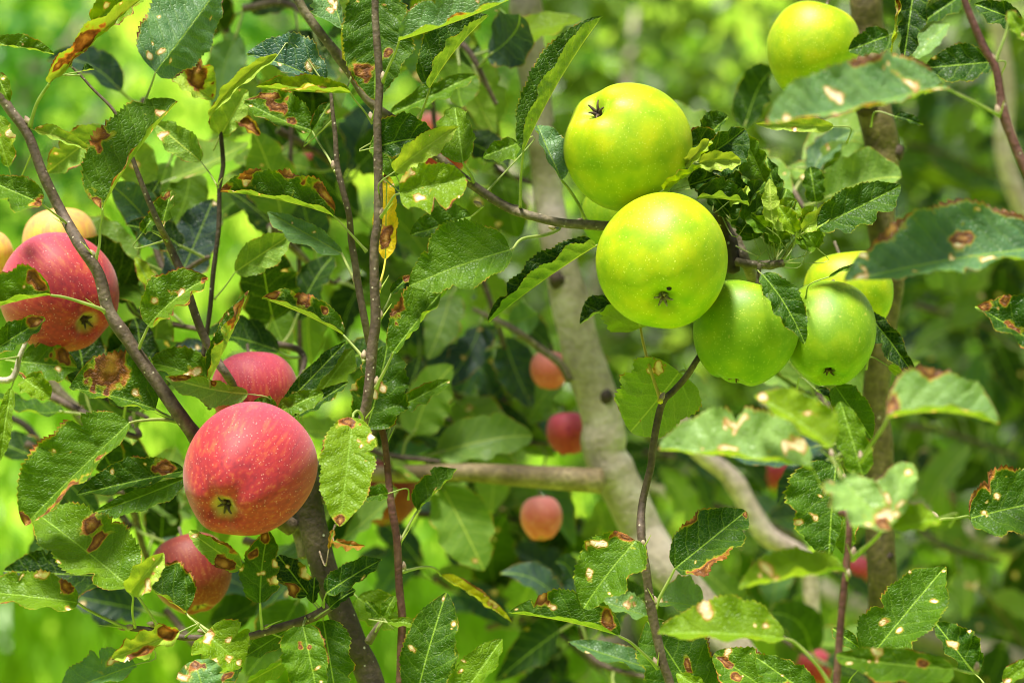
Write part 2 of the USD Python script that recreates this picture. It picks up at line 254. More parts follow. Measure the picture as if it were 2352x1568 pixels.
        N['dotmix'][1]['color2'] = (0.80, 0.50, 0.40) if kind != 'deep' else (0.6, 0.35, 0.2)
        N['p'][1].update({'sheen_weight': 0.10, 'sheen_roughness': 0.5, 'roughness': 0.58, 'coat_weight': 0.0})
        Lk += [('rest.vector', 'st.vector1'), ('st.vector', 'ns.vector'), ('ns.fac', 'sa.value1'), ('n1.fac', 'sb.value1'), ('sb.value', 'sa.value3'), ('sa.value', 'r.fac'),
               ('sx.z', 'blm.value'), ('n3.fac', 'bn.value'), ('blm.result', 'bf.value1'), ('bn.result', 'bf.value2'), ('bf.value', 'bm.fac'), ('r.color', 'bm.color1'),
               ('cal.value', 'cf.value1'), ('cf.value', 'cm.fac'), ('bm.color', 'cm.color1'), ('cm.color', 'dotmix.color1')]
    MAT[name] = usdkit.material(stage, '/World/Looks/' + name, N, Lk, surface='p.BSDF')
for nm, k in (('green_apple_skin', 'green'), ('shaded_green_apple_skin', 'green'), ('pink_apple_skin', 'pink'), ('red_apple_skin', 'red'), ('shaded_red_apple_skin', 'deep'), ('blush_apple_skin', 'blush')): apple_material(nm, k)

MAT['meadow'] = usdkit.material(stage, '/World/Looks/meadow', {
    'g': ('geometry', {}), 'n': ('noise_texture', {'scale': 0.9, 'detail': 5.0}), 'n2': ('noise_texture', {'scale': 30.0, 'detail': 4.0}), 'r': ('rgb_ramp', {'ramp': [(0.3, (0.12, 0.29, 0.004)), (0.5, (0.26, 0.43, 0.006)), (0.7, (0.38, 0.50, 0.01))]}),
    'c': ('mix', {'mix_type': 'overlay', 'fac': 0.5}), 'b': ('bump', {'strength': 0.8, 'distance': 0.03}), 'p': ('principled_bsdf', {'roughness': 0.8})},
    [('g.position', 'n.vector'), ('g.position', 'n2.vector'), ('n.fac', 'r.fac'), ('r.color', 'c.color1'), ('n2.fac', 'c.color2'), ('n2.fac', 'b.height'), ('b.normal', 'p.normal'), ('c.color', 'p.base_color')], surface='p.BSDF')

# ------------------------------------------------------------------ ground, grass, orchard trees in the distance
def ground_z(x, y): return 0.05 * np.sin(x * 0.9 + 1) * np.sin(y * 0.7) + 0.15 * (np.sqrt(np.maximum(0, y - 6) ** 2 + 1) - 1) * np.clip(y - 5.5, 0, 1)
gx = np.r_[-600, -200, -60, np.linspace(-14, 14, 57), 60, 200, 600]; gy = np.r_[-200, -40, np.linspace(-6, 30, 73), 60, 150, 400, 1200]
X, Y = np.meshgrid(gx, gy, indexing='ij'); near = (abs(X) < 15) & (Y < 31) & (Y > -7)
Z = np.where(near, ground_z(X, Y), np.where(Y > 30, 3.45 + 0.02 * np.clip(Y - 30, 0, 400), 0.0))
ni, nj = X.shape; i, j = np.meshgrid(np.arange(ni - 1), np.arange(nj - 1), indexing='ij')
q = np.stack([i * nj + j, (i + 1) * nj + j, (i + 1) * nj + j + 1, i * nj + j + 1], -1).reshape(-1, 4)
gm = usdkit.mesh(stage, '/World/ground', (np.stack([X, Y, Z], -1).reshape(-1, 3), q), MAT['meadow'], smooth=True)
setd(gm.GetPrim(), label='bright green meadow floor of the orchard behind the branches', category='ground', kind='structure')

def quads_leaf(c, axis, nrm, L, W, fold=0.25):
    """Many small folded leaves at once: 6 points, 4 triangles each."""
    n = len(c); axis = axis / np.linalg.norm(axis, axis=1, keepdims=True)
    b = np.cross(nrm, axis); b /= np.linalg.norm(b, axis=1, keepdims=True) + 1e-9; nn = np.cross(axis, b)
    L = L[:, None]; W = W[:, None]
    v = np.stack([c, c + axis * L * .38 + b * W + nn * W * fold, c + axis * L * .38, c + axis * L * .38 - b * W + nn * W * fold, c + axis * L - nn * L * .15,
                  c + axis * L * .72 + b * W * .72 + nn * W * fold * .5, c + axis * L * .72 - b * W * .72 + nn * W * fold * .5], 1)
    f = np.array([[0, 2, 1], [0, 3, 2], [1, 2, 5], [2, 4, 5], [2, 3, 6], [2, 6, 4]])
    return v.reshape(-1, 3), (f[None] + np.arange(n)[:, None, None] * 7).reshape(-1, 3)
def rdir(n, rng, up=0.0):
    d = rng.normal(size=(n, 3)); d[:, 2] += up
    return d / np.linalg.norm(d, axis=1, keepdims=True)

def grass():
    rng = np.random.default_rng(3); n = 26000
    y = 4.2 + 16 * rng.random(n) ** 1.7; x = (rng.random(n) - .5) * (1.2 + y * 0.62)
    c = np.stack([x, y, ground_z(x, y) - .01], 1); d = rdir(n, rng, 2.2)
    clump = meshkit.noise(np.stack([x * 2, y * 2, 0 * x], 1), 5)
    v, f = quads_leaf(c, d, rdir(n, rng), 0.08 + 0.30 * rng.random(n) * clump, 0.006 + 0.010 * rng.random(n))
    g = usdkit.mesh(stage, '/World/grass', (v, f), MAT['grass_blade'], smooth=False)
    setd(g.GetPrim(), label='long bright green grass growing on the orchard floor', category='grass', kind='stuff')
grass()

def orchard_tree(label, x, y, h, r, low, n, mat, seed, trunk_mat='bark_grey'):
    rng = np.random.default_rng(seed)
    z0 = float(ground_z(np.array(x), np.array(y)))
    t = thing('apple_tree', label, 'tree', (x, y, z0), 'apple trees standing further back in the orchard'); z0 = 0.0
    pts = [(0, 0, z0 - .05), (0.03, 0.02, .5), (-.04, .03, h * .45), (.03, -.02, h * .85)]
    v, f = tube(spline(pts, 24), np.linspace(.055, .02, 24), 9, .1, seed, 12); part('trunk', v, f, trunk_mat, t)
    for k in range(6):
        a = rng.random() * 6.28; z = low + (h * .75 - low) * k / 5
        e = np.array([math.cos(a) * r * .8, math.sin(a) * r * .8, z + .35])
        v, f = tube(spline([(0, 0, z), e * [.5, .5, 0] + [0, 0, z + .12], e], 12), np.linspace(.024, .008, 12), 6); part('limb', v, f, trunk_mat, t)
    k = n // 28; cen = rdir(k, rng) * (rng.random(k) ** .45)[:, None] * [r, r, (h - low) / 2] + [0, 0, (h + low) / 2]
    c = np.repeat(cen, 28, 0) + rng.normal(size=(k * 28, 3)) * .12
    v, f = quads_leaf(c, rdir(len(c), rng, -.2), rdir(len(c), rng, 1.0), .06 + .035 * rng.random(len(c)), .02 + .012 * rng.random(len(c)))
    cr = part('crown', v, f, mat, t, smooth=False); setd(cr.GetPrim(), kind='stuff')
orchard_tree('olive green apple tree close behind the green apple cluster', 0.98, 3.9, 1.62, .95, .2, 1700, 'olive_leaf', 11)
orchard_tree('apple tree behind the pale slanting trunk', 0.22, 5.3, 1.6, .8, .3, 1100, 'olive_leaf', 12)
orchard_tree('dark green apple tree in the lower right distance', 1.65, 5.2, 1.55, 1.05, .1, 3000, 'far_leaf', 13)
orchard_tree('low shrubby apple tree in the meadow at upper left', -1.8, 9.0, 1.25, .5, .15, 800, 'bright_leaf', 15)
orchard_tree('far bright apple tree at the left edge of the meadow', -3.4, 14.5, 1.6, .9, .2, 2000, 'bright_leaf', 16)
orchard_tree('far apple tree between the left meadow and the pale trunk', -0.35, 9.8, 2.0, 1.0, .3, 2400, 'bright_leaf', 17)
orchard_tree('far apple tree deep behind the upper green apple', 1.0, 7.8, 1.9, 1.1, .3, 1900, 'olive_leaf', 18)
orchard_tree('far apple tree at the right edge of the orchard', 2.5, 8.3, 1.9, 1.1, .3, 2000, 'olive_leaf', 19)
def wood():
    rng = np.random.default_rng(9); n = 26000
    a = rng.random(n) * 2 * np.pi; back = np.sin(a) < .35; rad = np.where(back, 8.5, 26) + 2.5 * rng.random(n)  # near arc behind the camera is unseen, added to keep out low sky
    x = rad * np.cos(a); y = rad * np.sin(a); z0 = np.where(back, .2, 2.6)
    z = z0 + 5.2 * rng.random(n) ** 1.2 * (0.6 + .5 * meshkit.noise(np.stack([x * .35, y * .3, 0 * x], 1), 2))
    v, f = quads_leaf(np.stack([x, y, z], 1), rdir(n, rng), rdir(n, rng, 1), .28 + .2 * rng.random(n), .14 + .1 * rng.random(n))
    g = usdkit.mesh(stage, '/World/unseen_wood_ring', (v, f), MAT['far_leaf'], smooth=False)
    setd(g.GetPrim(), label='wood of broadleaf trees closing the meadow all around', category='wood', kind='stuff')
wood()

# ------------------------------------------------------------------ branches
BR = {}
def path(text, d):
    """'00:0,640 60,740@1.5|01:470,20' -> rows of x, y (photo grid) and depth."""
    out = []; last = d
    for seg in text.split('|'):
        cell, pts = seg.split(':')
        for p in pts.split():
            xy, _, dd = p.partition('@'); last = float(dd) if dd else last
            x, y = map(float, xy.split(',')); out.append((*C(cell, x, y), last))
    return np.array(out)
def world(rows): return np.array([P(*r) for r in rows])

def branch(key, label, text, w, d, mat, cat='branch', name='apple_branch', stem='stem', rough=.10, sides=14, knots=(), group=None, fr=90.0):
    rows = path(text, d); pts = world(rows); L = np.linalg.norm(np.diff(pts, axis=0), axis=1).sum()
    n = int(np.clip(L / .004, 12, 160)); cur = spline(np.c_[pts, rows[:, 2]], n); ww = np.interp(np.linspace(0, 1, n), np.linspace(0, 1, len(w)), w)
    rad = ww * .5 * np.array([mpp(x) for x in cur[:, 3]])
    t = thing(name, label, cat, pts[0], group)
    rng = np.random.default_rng(len(BR) + 50)
    bumps = np.ones(n)
    for _ in range(max(2, n // 14)):
        c = rng.random() * n; bumps += .14 * rng.random() * np.exp(-((np.arange(n) - c) / 1.6) ** 2)
    v, f = tube(cur[:, :3], rad * bumps, sides, rough, len(BR), fr)
    part(stem, v, f, mat, t, pts[0])
    BR[key] = dict(t=t, o=pts[0], cur=cur[:, :3], rad=rad, key=key)
    for (u, ang, size) in knots:
        i = int(u * (n - 1)); side = RGT * math.cos(math.radians(ang)) - FWD * abs(math.sin(math.radians(ang)))
        s = trimesh.creation.icosphere(2); vv = s.vertices * (1 + .5 * (meshkit.fbm(s.vertices * 3 + i, 3, i) - .5))[:, None]
        part('knot', vv * rad[i] * size * [1, .9, 1.1] + cur[i, :3] + side * rad[i] * .8, s.faces, 'knot_bark', t, pts[0])
    return BR[key]

G1 = 'slender leafy shoots around the red apple'
branch('trunk_grey', 'pale grey slanting apple trunk with dark knots in the middle, thick limb to the left', '20:80,-500@1.86 90,-30@1.82 120,300 200,900 260,1400|21:310,120@1.8 420,600 480,850 620,1300|22:640,0 790,300 920,560 1080,800@1.78 1260,1000 1500,1300@1.76 1800,1750@1.74 2100,2600', (225, 215, 200, 200, 225, 280, 285, 295, 265, 250, 265, 280), 1.8, 'bark_grey', 'tree', 'apple_tree', 'trunk', .05, 24, ((.085, 70, .5), (.395, 240, .5), (.515, 62, .42)), fr=30)
T = BR['trunk_grey']
def limb(key, text, w, d, mat, name='limb', rough=.06, sides=16):
    rows = path(text, d); pts = world(rows); n = 60; cur = spline(np.c_[pts, rows[:, 2]], n)
    rad = np.interp(np.linspace(0, 1, n), np.linspace(0, 1, len(w)), w) * .5 * np.array([mpp(x) for x in cur[:, 3]])
    v, f = tube(cur[:, :3], rad, sides, rough, 77, 40); part(name, v, f, mat, BR[key]['t'], BR[key]['o'])
limb('trunk_grey', '22:620,180@1.77 540,175 0,140|12:1400,120 900,130@1.8 600,110 300,60@1.86', (175, 155, 122, 112, 105, 98), 1.78, 'bark_limb')
limb('trunk_grey', '21:400,1050@1.78 330,930 180,820 0,690|11:1500,560@1.86', (60, 50, 40, 30), 2.0, 'bark_olive', 'twig')
branch('trunk_right', 'dark brown upright apple trunk with a black swollen knot behind the right leaves', '30:650,-400@1.75 670,-30@1.72 690,300 720,700@1.68 790,1050 770,1400|31:780,0 830,300@1.68 790,700 740,1200|32:770,0 770,500 790,900 810,1400@1.7 800,2600@1.75', (210, 225, 235, 240, 200, 190, 180, 190, 200, 215, 225, 230, 235), 1.7, 'bark_trunk', 'tree', 'apple_tree', 'trunk', .07, 24, ((.20, 215, 1.0), (.225, 240, .8), (.275, -20, .5), (.36, 250, .3), (.685, 60, .35)), fr=40)
def shading_crown(key, cx, cy, rx, ry, z0, z1, k, seed, mat='far_leaf'):
    """Crown of the tree, unseen above the frame, added to shade the mid-ground."""
    rng = np.random.default_rng(seed); cen = np.stack([cx + rx * (rng.random(k) * 2 - 1), cy + ry * (rng.random(k) * 2 - 1), z0 + (z1 - z0) * rng.random(k)], 1)
    c = np.repeat(cen, 22, 0) + rng.normal(size=(k * 22, 3)) * [.10, .10, .07]; c = c[c[:, 2] > z0 - .05]
    v, f = quads_leaf(c, rdir(len(c), rng, -.1), rdir(len(c), rng, 1.2), .06 + .03 * rng.random(len(c)), .02 + .012 * rng.random(len(c)))
    cr = part('crown', v, f, mat, BR[key]['t'], BR[key]['o'], smooth=False); setd(cr.GetPrim(), kind='stuff')
shading_crown('trunk_grey', 0.0, 2.35, .55, .65, 1.95, 2.7, 105, 31)
shading_crown('trunk_right', 0.75, 2.35, .5, .7, 1.95, 2.7, 36, 32)
branch('pale_right', 'pale pinkish apple trunk far right, blurred behind the dark red twig', '30:1500,-400@2.6 1560,60 1640,600 1620,1000|30:1700,1300 1850,1600|31:2000,300', (110, 110, 110, 120, 140, 150), 2.6, 'bark_pale', 'tree', 'apple_tree', 'trunk', .04, 16, fr=20)
branch('pale_low', 'blurred pale limb sloping down behind the lower right leaves', '21:1150,1250@1.95 1250,1500|22:1500,150@1.95 1650,400 1761,560|32:250,720 300,1000 330,1300', (90, 120, 130, 150, 130, 100, 90), 1.95, 'bark_pale', rough=.04, fr=20)
branch('trunk_left', 'thick dark brown limb with white lichen dots below the large red apple', '11:150,1200@1.60 230,1500@1.56|12:340,150@1.53 380,420 460,760 560,1020 690,1330 800,1580 1100,2600@1.5', (150, 180, 190, 190, 185, 175, 180, 190), 1.53, 'bark_dark', 'branch', 'apple_branch', 'stem', .06, 24, fr=40)
limb('trunk_left', '12:390,330@1.53 440,290 490,275', (150, 115, 90), 1.53, 'bark_olive', 'stub', .12)
limb('trunk_left', '12:330,700@1.57 300,560 250,440 190,330@1.6', (85, 90, 95), 1.57, 'bark_olive', 'stub', .1)
branch('left_main', 'thick brown shoot slanting across the left red apple', '00:-120,430@1.47 0,640 60,745 190,925 300,1210 430,1470|01:560,130@1.45 680,320 745,560 880,770 1000,950 1130,1130 1240,1290 1350,1440@1.46 1500,1700@1.5|12:250,500@1.53', (62, 68, 72, 78, 85, 92, 100, 110, 118, 120), 1.45, 'bark_shoot')
branch('twig_thin', 'thin grey twig behind the spotted leaf at upper left, running down to the hidden apple', '00:485,455@1.47 560,525 640,615 770,745 830,860 940,1170 1010,1350 1105,1568|01:1150,90@1.5 1245,300 1300,460 1370,670 1430,800 1510,940 1560,1010 1620,1130@1.53 1700,1400', (18, 22, 30, 42, 48, 55, 58, 60, 62, 64), 1.48, 'bark_shoot')
branch('centre', 'tall straight brown shoot in the middle in front of the yellow leaf', '10:815,-260@1.45 820,-20 822,150 850,560 835,850 840,1100 840,1500|11:815,100 815,350 822,640 800,820 775,1120 735,1340@1.455', (46, 50, 54, 56, 58, 60, 62, 66, 74, 74, 72), 1.45, 'bark_shoot', group=None)
branch('centre_left', 'slim reddish shoot just left of the tall middle shoot', '10:515,640@1.47 530,800 545,930 560,1150 600,1320 640,1480|11:655,80@1.475 675,200 710,430 745,620 780,800@1.48', (22, 32, 36, 40, 46, 48, 50, 52, 50), 1.47, 'bark_shoot')
branch('diagonal', 'olive brown branch running down right to the green apples', '10:180,-200@1.50 290,0 340,90 450,240 600,430 750,660 850,760 960,840 1250,1080@1.5 1420,1220 1600,1350 1761,1440|20:120,1480@1.49 320,1530 560,1548 800,1560@1.50 1150,1580@1.53 1500,1600@1.54|21:1560,120@1.54 1620,260 1700,420@1.6 1900,700|31:750,800@1.68', (60, 64, 66, 66, 64, 62, 62, 66, 72, 76, 82, 90, 95, 85, 70), 1.5, 'bark_olive')
branch('spur', 'short dark leafy spur at the top of the green apple cluster', '21:1520,300@1.535 1500,100 1450,-20|20:1400,1380@1.52 1330,1330 1270,1290', (90, 110, 100, 80, 50), 1.53, 'bark_dark', rough=.2)
branch('spur_right', 'knobbly brown spur with upright leaf stalks above the two lower green apples', '21:1540,230@1.53 1640,250 1761,255|31:40,250@1.50 100,240@1.49', (60, 60, 62, 50), 1.52, 'bark_olive', rough=.2)
branch('low_shoot', 'thin purplish shoot curving up to the third green apple', '21:1330,820@1.5 1270,910@1.48 1200,1020 1110,1120 1040,1190@1.47 1000,1330 960,1568|22:955,80 895,340 890,560@1.46 925,820 955,1040 1000,1260 1040,1430 1090,1580 1180,1900', (40, 46, 50, 52, 54, 60, 64, 64, 66), 1.46, 'bark_shoot')
branch('red_top', 'dark red twig slanting down at the upper right corner', '30:1300,-200@1.30 1350,0 1480,320 1570,480 1620,780 1700,1000 1800,1230 1950,1500', (44, 48, 55, 62, 66, 66, 68), 1.3, 'bark_red')
branch('red_low', 'dark reddish upright twig among the lower right leaves', '32:500,400@1.32 555,430@1.3 548,700 515,1000 490,1300 470,1600 450,2000', (40, 46, 50, 54, 58, 60), 1.3, 'bark_red')
branch('thin_red', 'thin reddish shoot below the middle shoot, passing the horizontal limb', '11:830,1240@1.5 870,1400@1.5|12:890,-60 925,300 970,590 985,900 1005,1110 1000,1300 990,1700', (46, 48, 54, 56, 56, 60, 62), 1.5, 'bark_red')
branch('side_twig', 'short grey side twig carrying low leaves left of the dark limb', '12:530,1000@1.47 480,1060@1.45 350,1130 130,1195 0,1235|02:1720,1245 1600,1255 1400,1255 1230,1250 1050,1205 890,1190', (72, 70, 62, 55, 50, 46, 40, 36), 1.45, 'bark_shoot', rough=.14)
branch('dark_thin', 'thin blackish twig hanging behind the pale folded leaf at left', '00:1515,880@1.55 1535,1130 1510,1290 1505,1560|01:1470,280@1.55 1440,600 1400,850 1385,1100', (30, 34, 34, 34, 34), 1.55, 'bark_dark')
branch('grey_left', 'short grey forked twig at the left edge under the red apple', '01:180,780@1.5 130,900 110,990 60,1045 -60,1040', (30, 36, 40, 46), 1.5, 'bark_grey')
branch('green_shoot', 'brown mid twig behind the reddish shoot left of centre', '10:250,780@1.75 240,1100 250,1560|11:290,100@1.75 300,420 300,700 310,1000', (34, 34, 34, 34), 1.75, 'bark_shoot')
branch('back_left', 'dark blurred limbs low behind the large spotted leaf at left', '01:-100,1250@1.85 150,1340 300,1500 500,1660|02:700,250@1.8 900,500', (50, 60, 64, 60), 1.85, 'bark_dark', rough=.1)
branch('back_left_pale', 'blurred brown limb under the left red apple', '01:330,1000@1.75 420,1150 600,1320 700,1500', (70, 80, 90, 80), 1.75, 'bark_olive', rough=.1)
branch('stub_twig', 'tiny budding twig right of the dark limb near the bottom', '12:770,1290@1.51 800,1240 850,1160 880,1130', (56, 52, 44, 36), 1.51, 'bark_olive', rough=.2)

# ------------------------------------------------------------------ leaves
def leaf_geometry(base, ctrl, tip, wl, wr, aL, aR, curl, wave, seed, n, mcol, under, spots, patches, edge, tone, teeth, prof, twist=0.0, fold_fade=0.0, spot_size=1.0):
    rng = np.random.default_rng(seed)
    u = np.linspace(0, 1, n) ** 1.0; U = u[:, None]
    M = (1 - U) ** 2 * base + 2 * U * (1 - U) * ctrl + U ** 2 * tip
    T = 2 * (1 - U) * (ctrl - base) + 2 * U * (tip - ctrl); T /= np.linalg.norm(T, axis=1, keepdims=True)
    Nn = EYE - M.mean(0); Nn = Nn[None] - T * (T @ Nn)[:, None]; Nn /= np.linalg.norm(Nn, axis=1, keepdims=True)
    B = np.cross(Nn, T)
    if twist:
        a = np.radians(twist) * (u - .4)[:, None]; B, Nn = B * np.cos(a) + Nn * np.sin(a), Nn * np.cos(a) - B * np.sin(a)
    L = np.linalg.norm(np.diff(M, axis=0), axis=1).sum()
    p, qq = prof[0] * rng.uniform(.84, 1.08), prof[1] * rng.uniform(.78, 1.02)
    w = np.sin(np.pi * u ** p) ** qq; w = w / w.max(); w *= 1 - .36 * rng.uniform(.3, 1.2) * np.clip((u - .78) / .22, 0, 1) ** 1.2
    w[0] = .02; w[-1] = 0.004
    nt = int(min(teeth, n / 4.2)); saw = (u * nt + .3 * meshkit.noise(np.c_[u * 9, u * 0, u * 0 + seed], seed)) % 1.0
    s = np.linspace(0, 1, mcol + 1); s = 1 - (1 - s) ** 1.25
    def half(wm, ang, cu, sgn, sd):
        tooth = (saw - .45) * (0.088 * np.clip(np.sin(np.pi * u) * 3, 0, 1)) * (0.6 + .8 * meshkit.noise(np.c_[u * 13, u * 0 + sd, u * 0], seed + 4))
        irr = 1 + .2 * (meshkit.fbm(np.c_[u * 5, u * 0 + sd * 7, u * 0], 3, seed + 1) - .5) * 2
        W = wm * w * irr
        for q_ in range((int(rng.random() < .45) + int(rng.random() < .2)) * int(wm > .0125)):                      # bites of insects in the margin
            W = W * (1 - rng.uniform(.12, .38) * np.exp(-((u - rng.uniform(.15, .9)) / rng.uniform(.012, .035)) ** 2))
        ext = 1 + tooth[:, None] * np.clip((s[None] - .78) / .22, 0, 1) ** 1.5
        angu = np.radians(ang * (1 - fold_fade * u))[:, None]
        th = angu + np.radians(cu) * s[None] * (0.75 + .5 * meshkit.noise(np.c_[u * 3, u * 0 + sd, u * 0], seed + 9))[:, None] + wave * 0.55 * (s[None] ** 1.3) * np.sin(2 * np.pi * (u * (3.1 + sd) + rng.random()))[:, None]
        ds = np.diff(s, prepend=0)[None]
        x = np.cumsum(np.cos(th) * ds, 1) * W[:, None] * ext; z = np.cumsum(np.sin(th) * ds, 1) * W[:, None] * ext
        rx = u[:, None] * L + 0 * s[None]; ry = s[None] * (wm * w)[:, None]
        ph = (rx - .75 * ry) * 105
        quilt = (np.abs(np.sin(np.pi * ph)) ** .7 - .6) * .0011 * np.clip(s[None] * 4, 0, 1) * np.clip(w[:, None] * 1.5, 0, 1) * (1 - .5 * s[None])
        rough = (meshkit.fbm(np.stack([rx * 110, ry * 110, 0 * rx + seed + sd * 3], -1), 3, seed) - .5) * .0031 * np.clip(s[None] * 3, 0, 1)
        dn = quilt + rough
        pos = M[:, None] + sgn * x[..., None] * B[:, None] + z[..., None] * Nn[:, None]
        nl = -sgn * np.sin(th)[..., None] * B[:, None] + np.cos(th)[..., None] * Nn[:, None]
        return pos + nl * dn[..., None] * (-1 if under else 1), rx, sgn * ry
    pl, xl_, yl_ = half(wl, aL, curl[0], 1, 0); pr, xr_, yr_ = half(wr, aR, curl[1], -1, 1)
    pos = np.concatenate([pr[:, :0:-1], pl], 1); rx = np.concatenate([xr_[:, :0:-1], xl_], 1); ry = np.concatenate([yr_[:, :0:-1], yl_], 1)
    cols = pos.shape[1]; ss = np.r_[-s[:0:-1], s][None] + 0 * rx; uu = U + 0 * rx
    # blight: soft distance fields, 0.5 at the border
    wob = meshkit.fbm(np.stack([rx * 220, ry * 220, 0 * rx + seed], -1), 3, seed + 2) - .5
    spot = np.zeros_like(rx)
    for _ in range(int(spots * .62 + .3)):
        cu_, cs_, r = .06 + .9 * rng.random(), (rng.random() * 2 - 1) * .97, spot_size * (.0007 + .0026 * rng.random() ** 2.2)
        cy = cs_ * (wl if cs_ > 0 else wr) * np.interp(cu_, u, w); el = .6 + .8 * rng.random(); a = rng.random() * 3.14
        dx, dy = rx - cu_ * L, ry - cy; dx, dy = dx * math.cos(a) + dy * math.sin(a), dy * math.cos(a) - dx * math.sin(a)
        dist = np.sqrt((dx * el) ** 2 + (dy / el) ** 2) * (1 + 2.0 * wob)
        spot = np.maximum(spot, np.clip(.5 + .35 * (1 - dist / r), 0, .9))
    burn = np.zeros_like(rx)
    for (pu, ps, ru, rs) in patches:
        dist = np.sqrt(((uu - pu) / (ru * .72)) ** 2 + ((ss - ps) / (rs * .78)) ** 2) * (1 + 1.5 * wob)
        burn = np.maximum(burn, np.clip(.5 + .5 * (1 - dist), 0, 1))
    if edge:
        edge = edge * .62
        e = np.maximum(np.abs(ss), np.clip((uu - .8) * 5, 0, 1)); big = meshkit.fbm(np.stack([uu * 6 + np.sign(ss) * 9, 0 * rx, 0 * rx + seed], -1), 2, seed + 3)
        burn = np.maximum(burn, np.clip(.5 + 3.0 * (e - 1.02 + edge * np.clip(big - .38, 0, 1) * 2.2 + wob * .12), 0, .75) * (uu > .02))
    v = pos.reshape(-1, 3); i, j = np.meshgrid(np.arange(n - 1), np.arange(cols - 1), indexing='ij')
    q = np.stack([i * cols + j, i * cols + j + 1, (i + 1) * cols + j + 1, (i + 1) * cols + j], -1).reshape(-1, 4)
    f = np.vstack([q[:, [0, 1, 2]], q[:, [0, 2, 3]]])
    # front face = upper side. columns run right -> left, rows base -> tip: (left) x (tip) = -N
    if not under: f = f[:, ::-1]
    rest = np.stack([rx, ry, 0 * rx + (seed % 97) * .37], -1).reshape(-1, 3)
    bl = np.stack([spot, burn, 0 * rx + tone], -1).reshape(-1, 3)
    return v, f, rest, bl, M

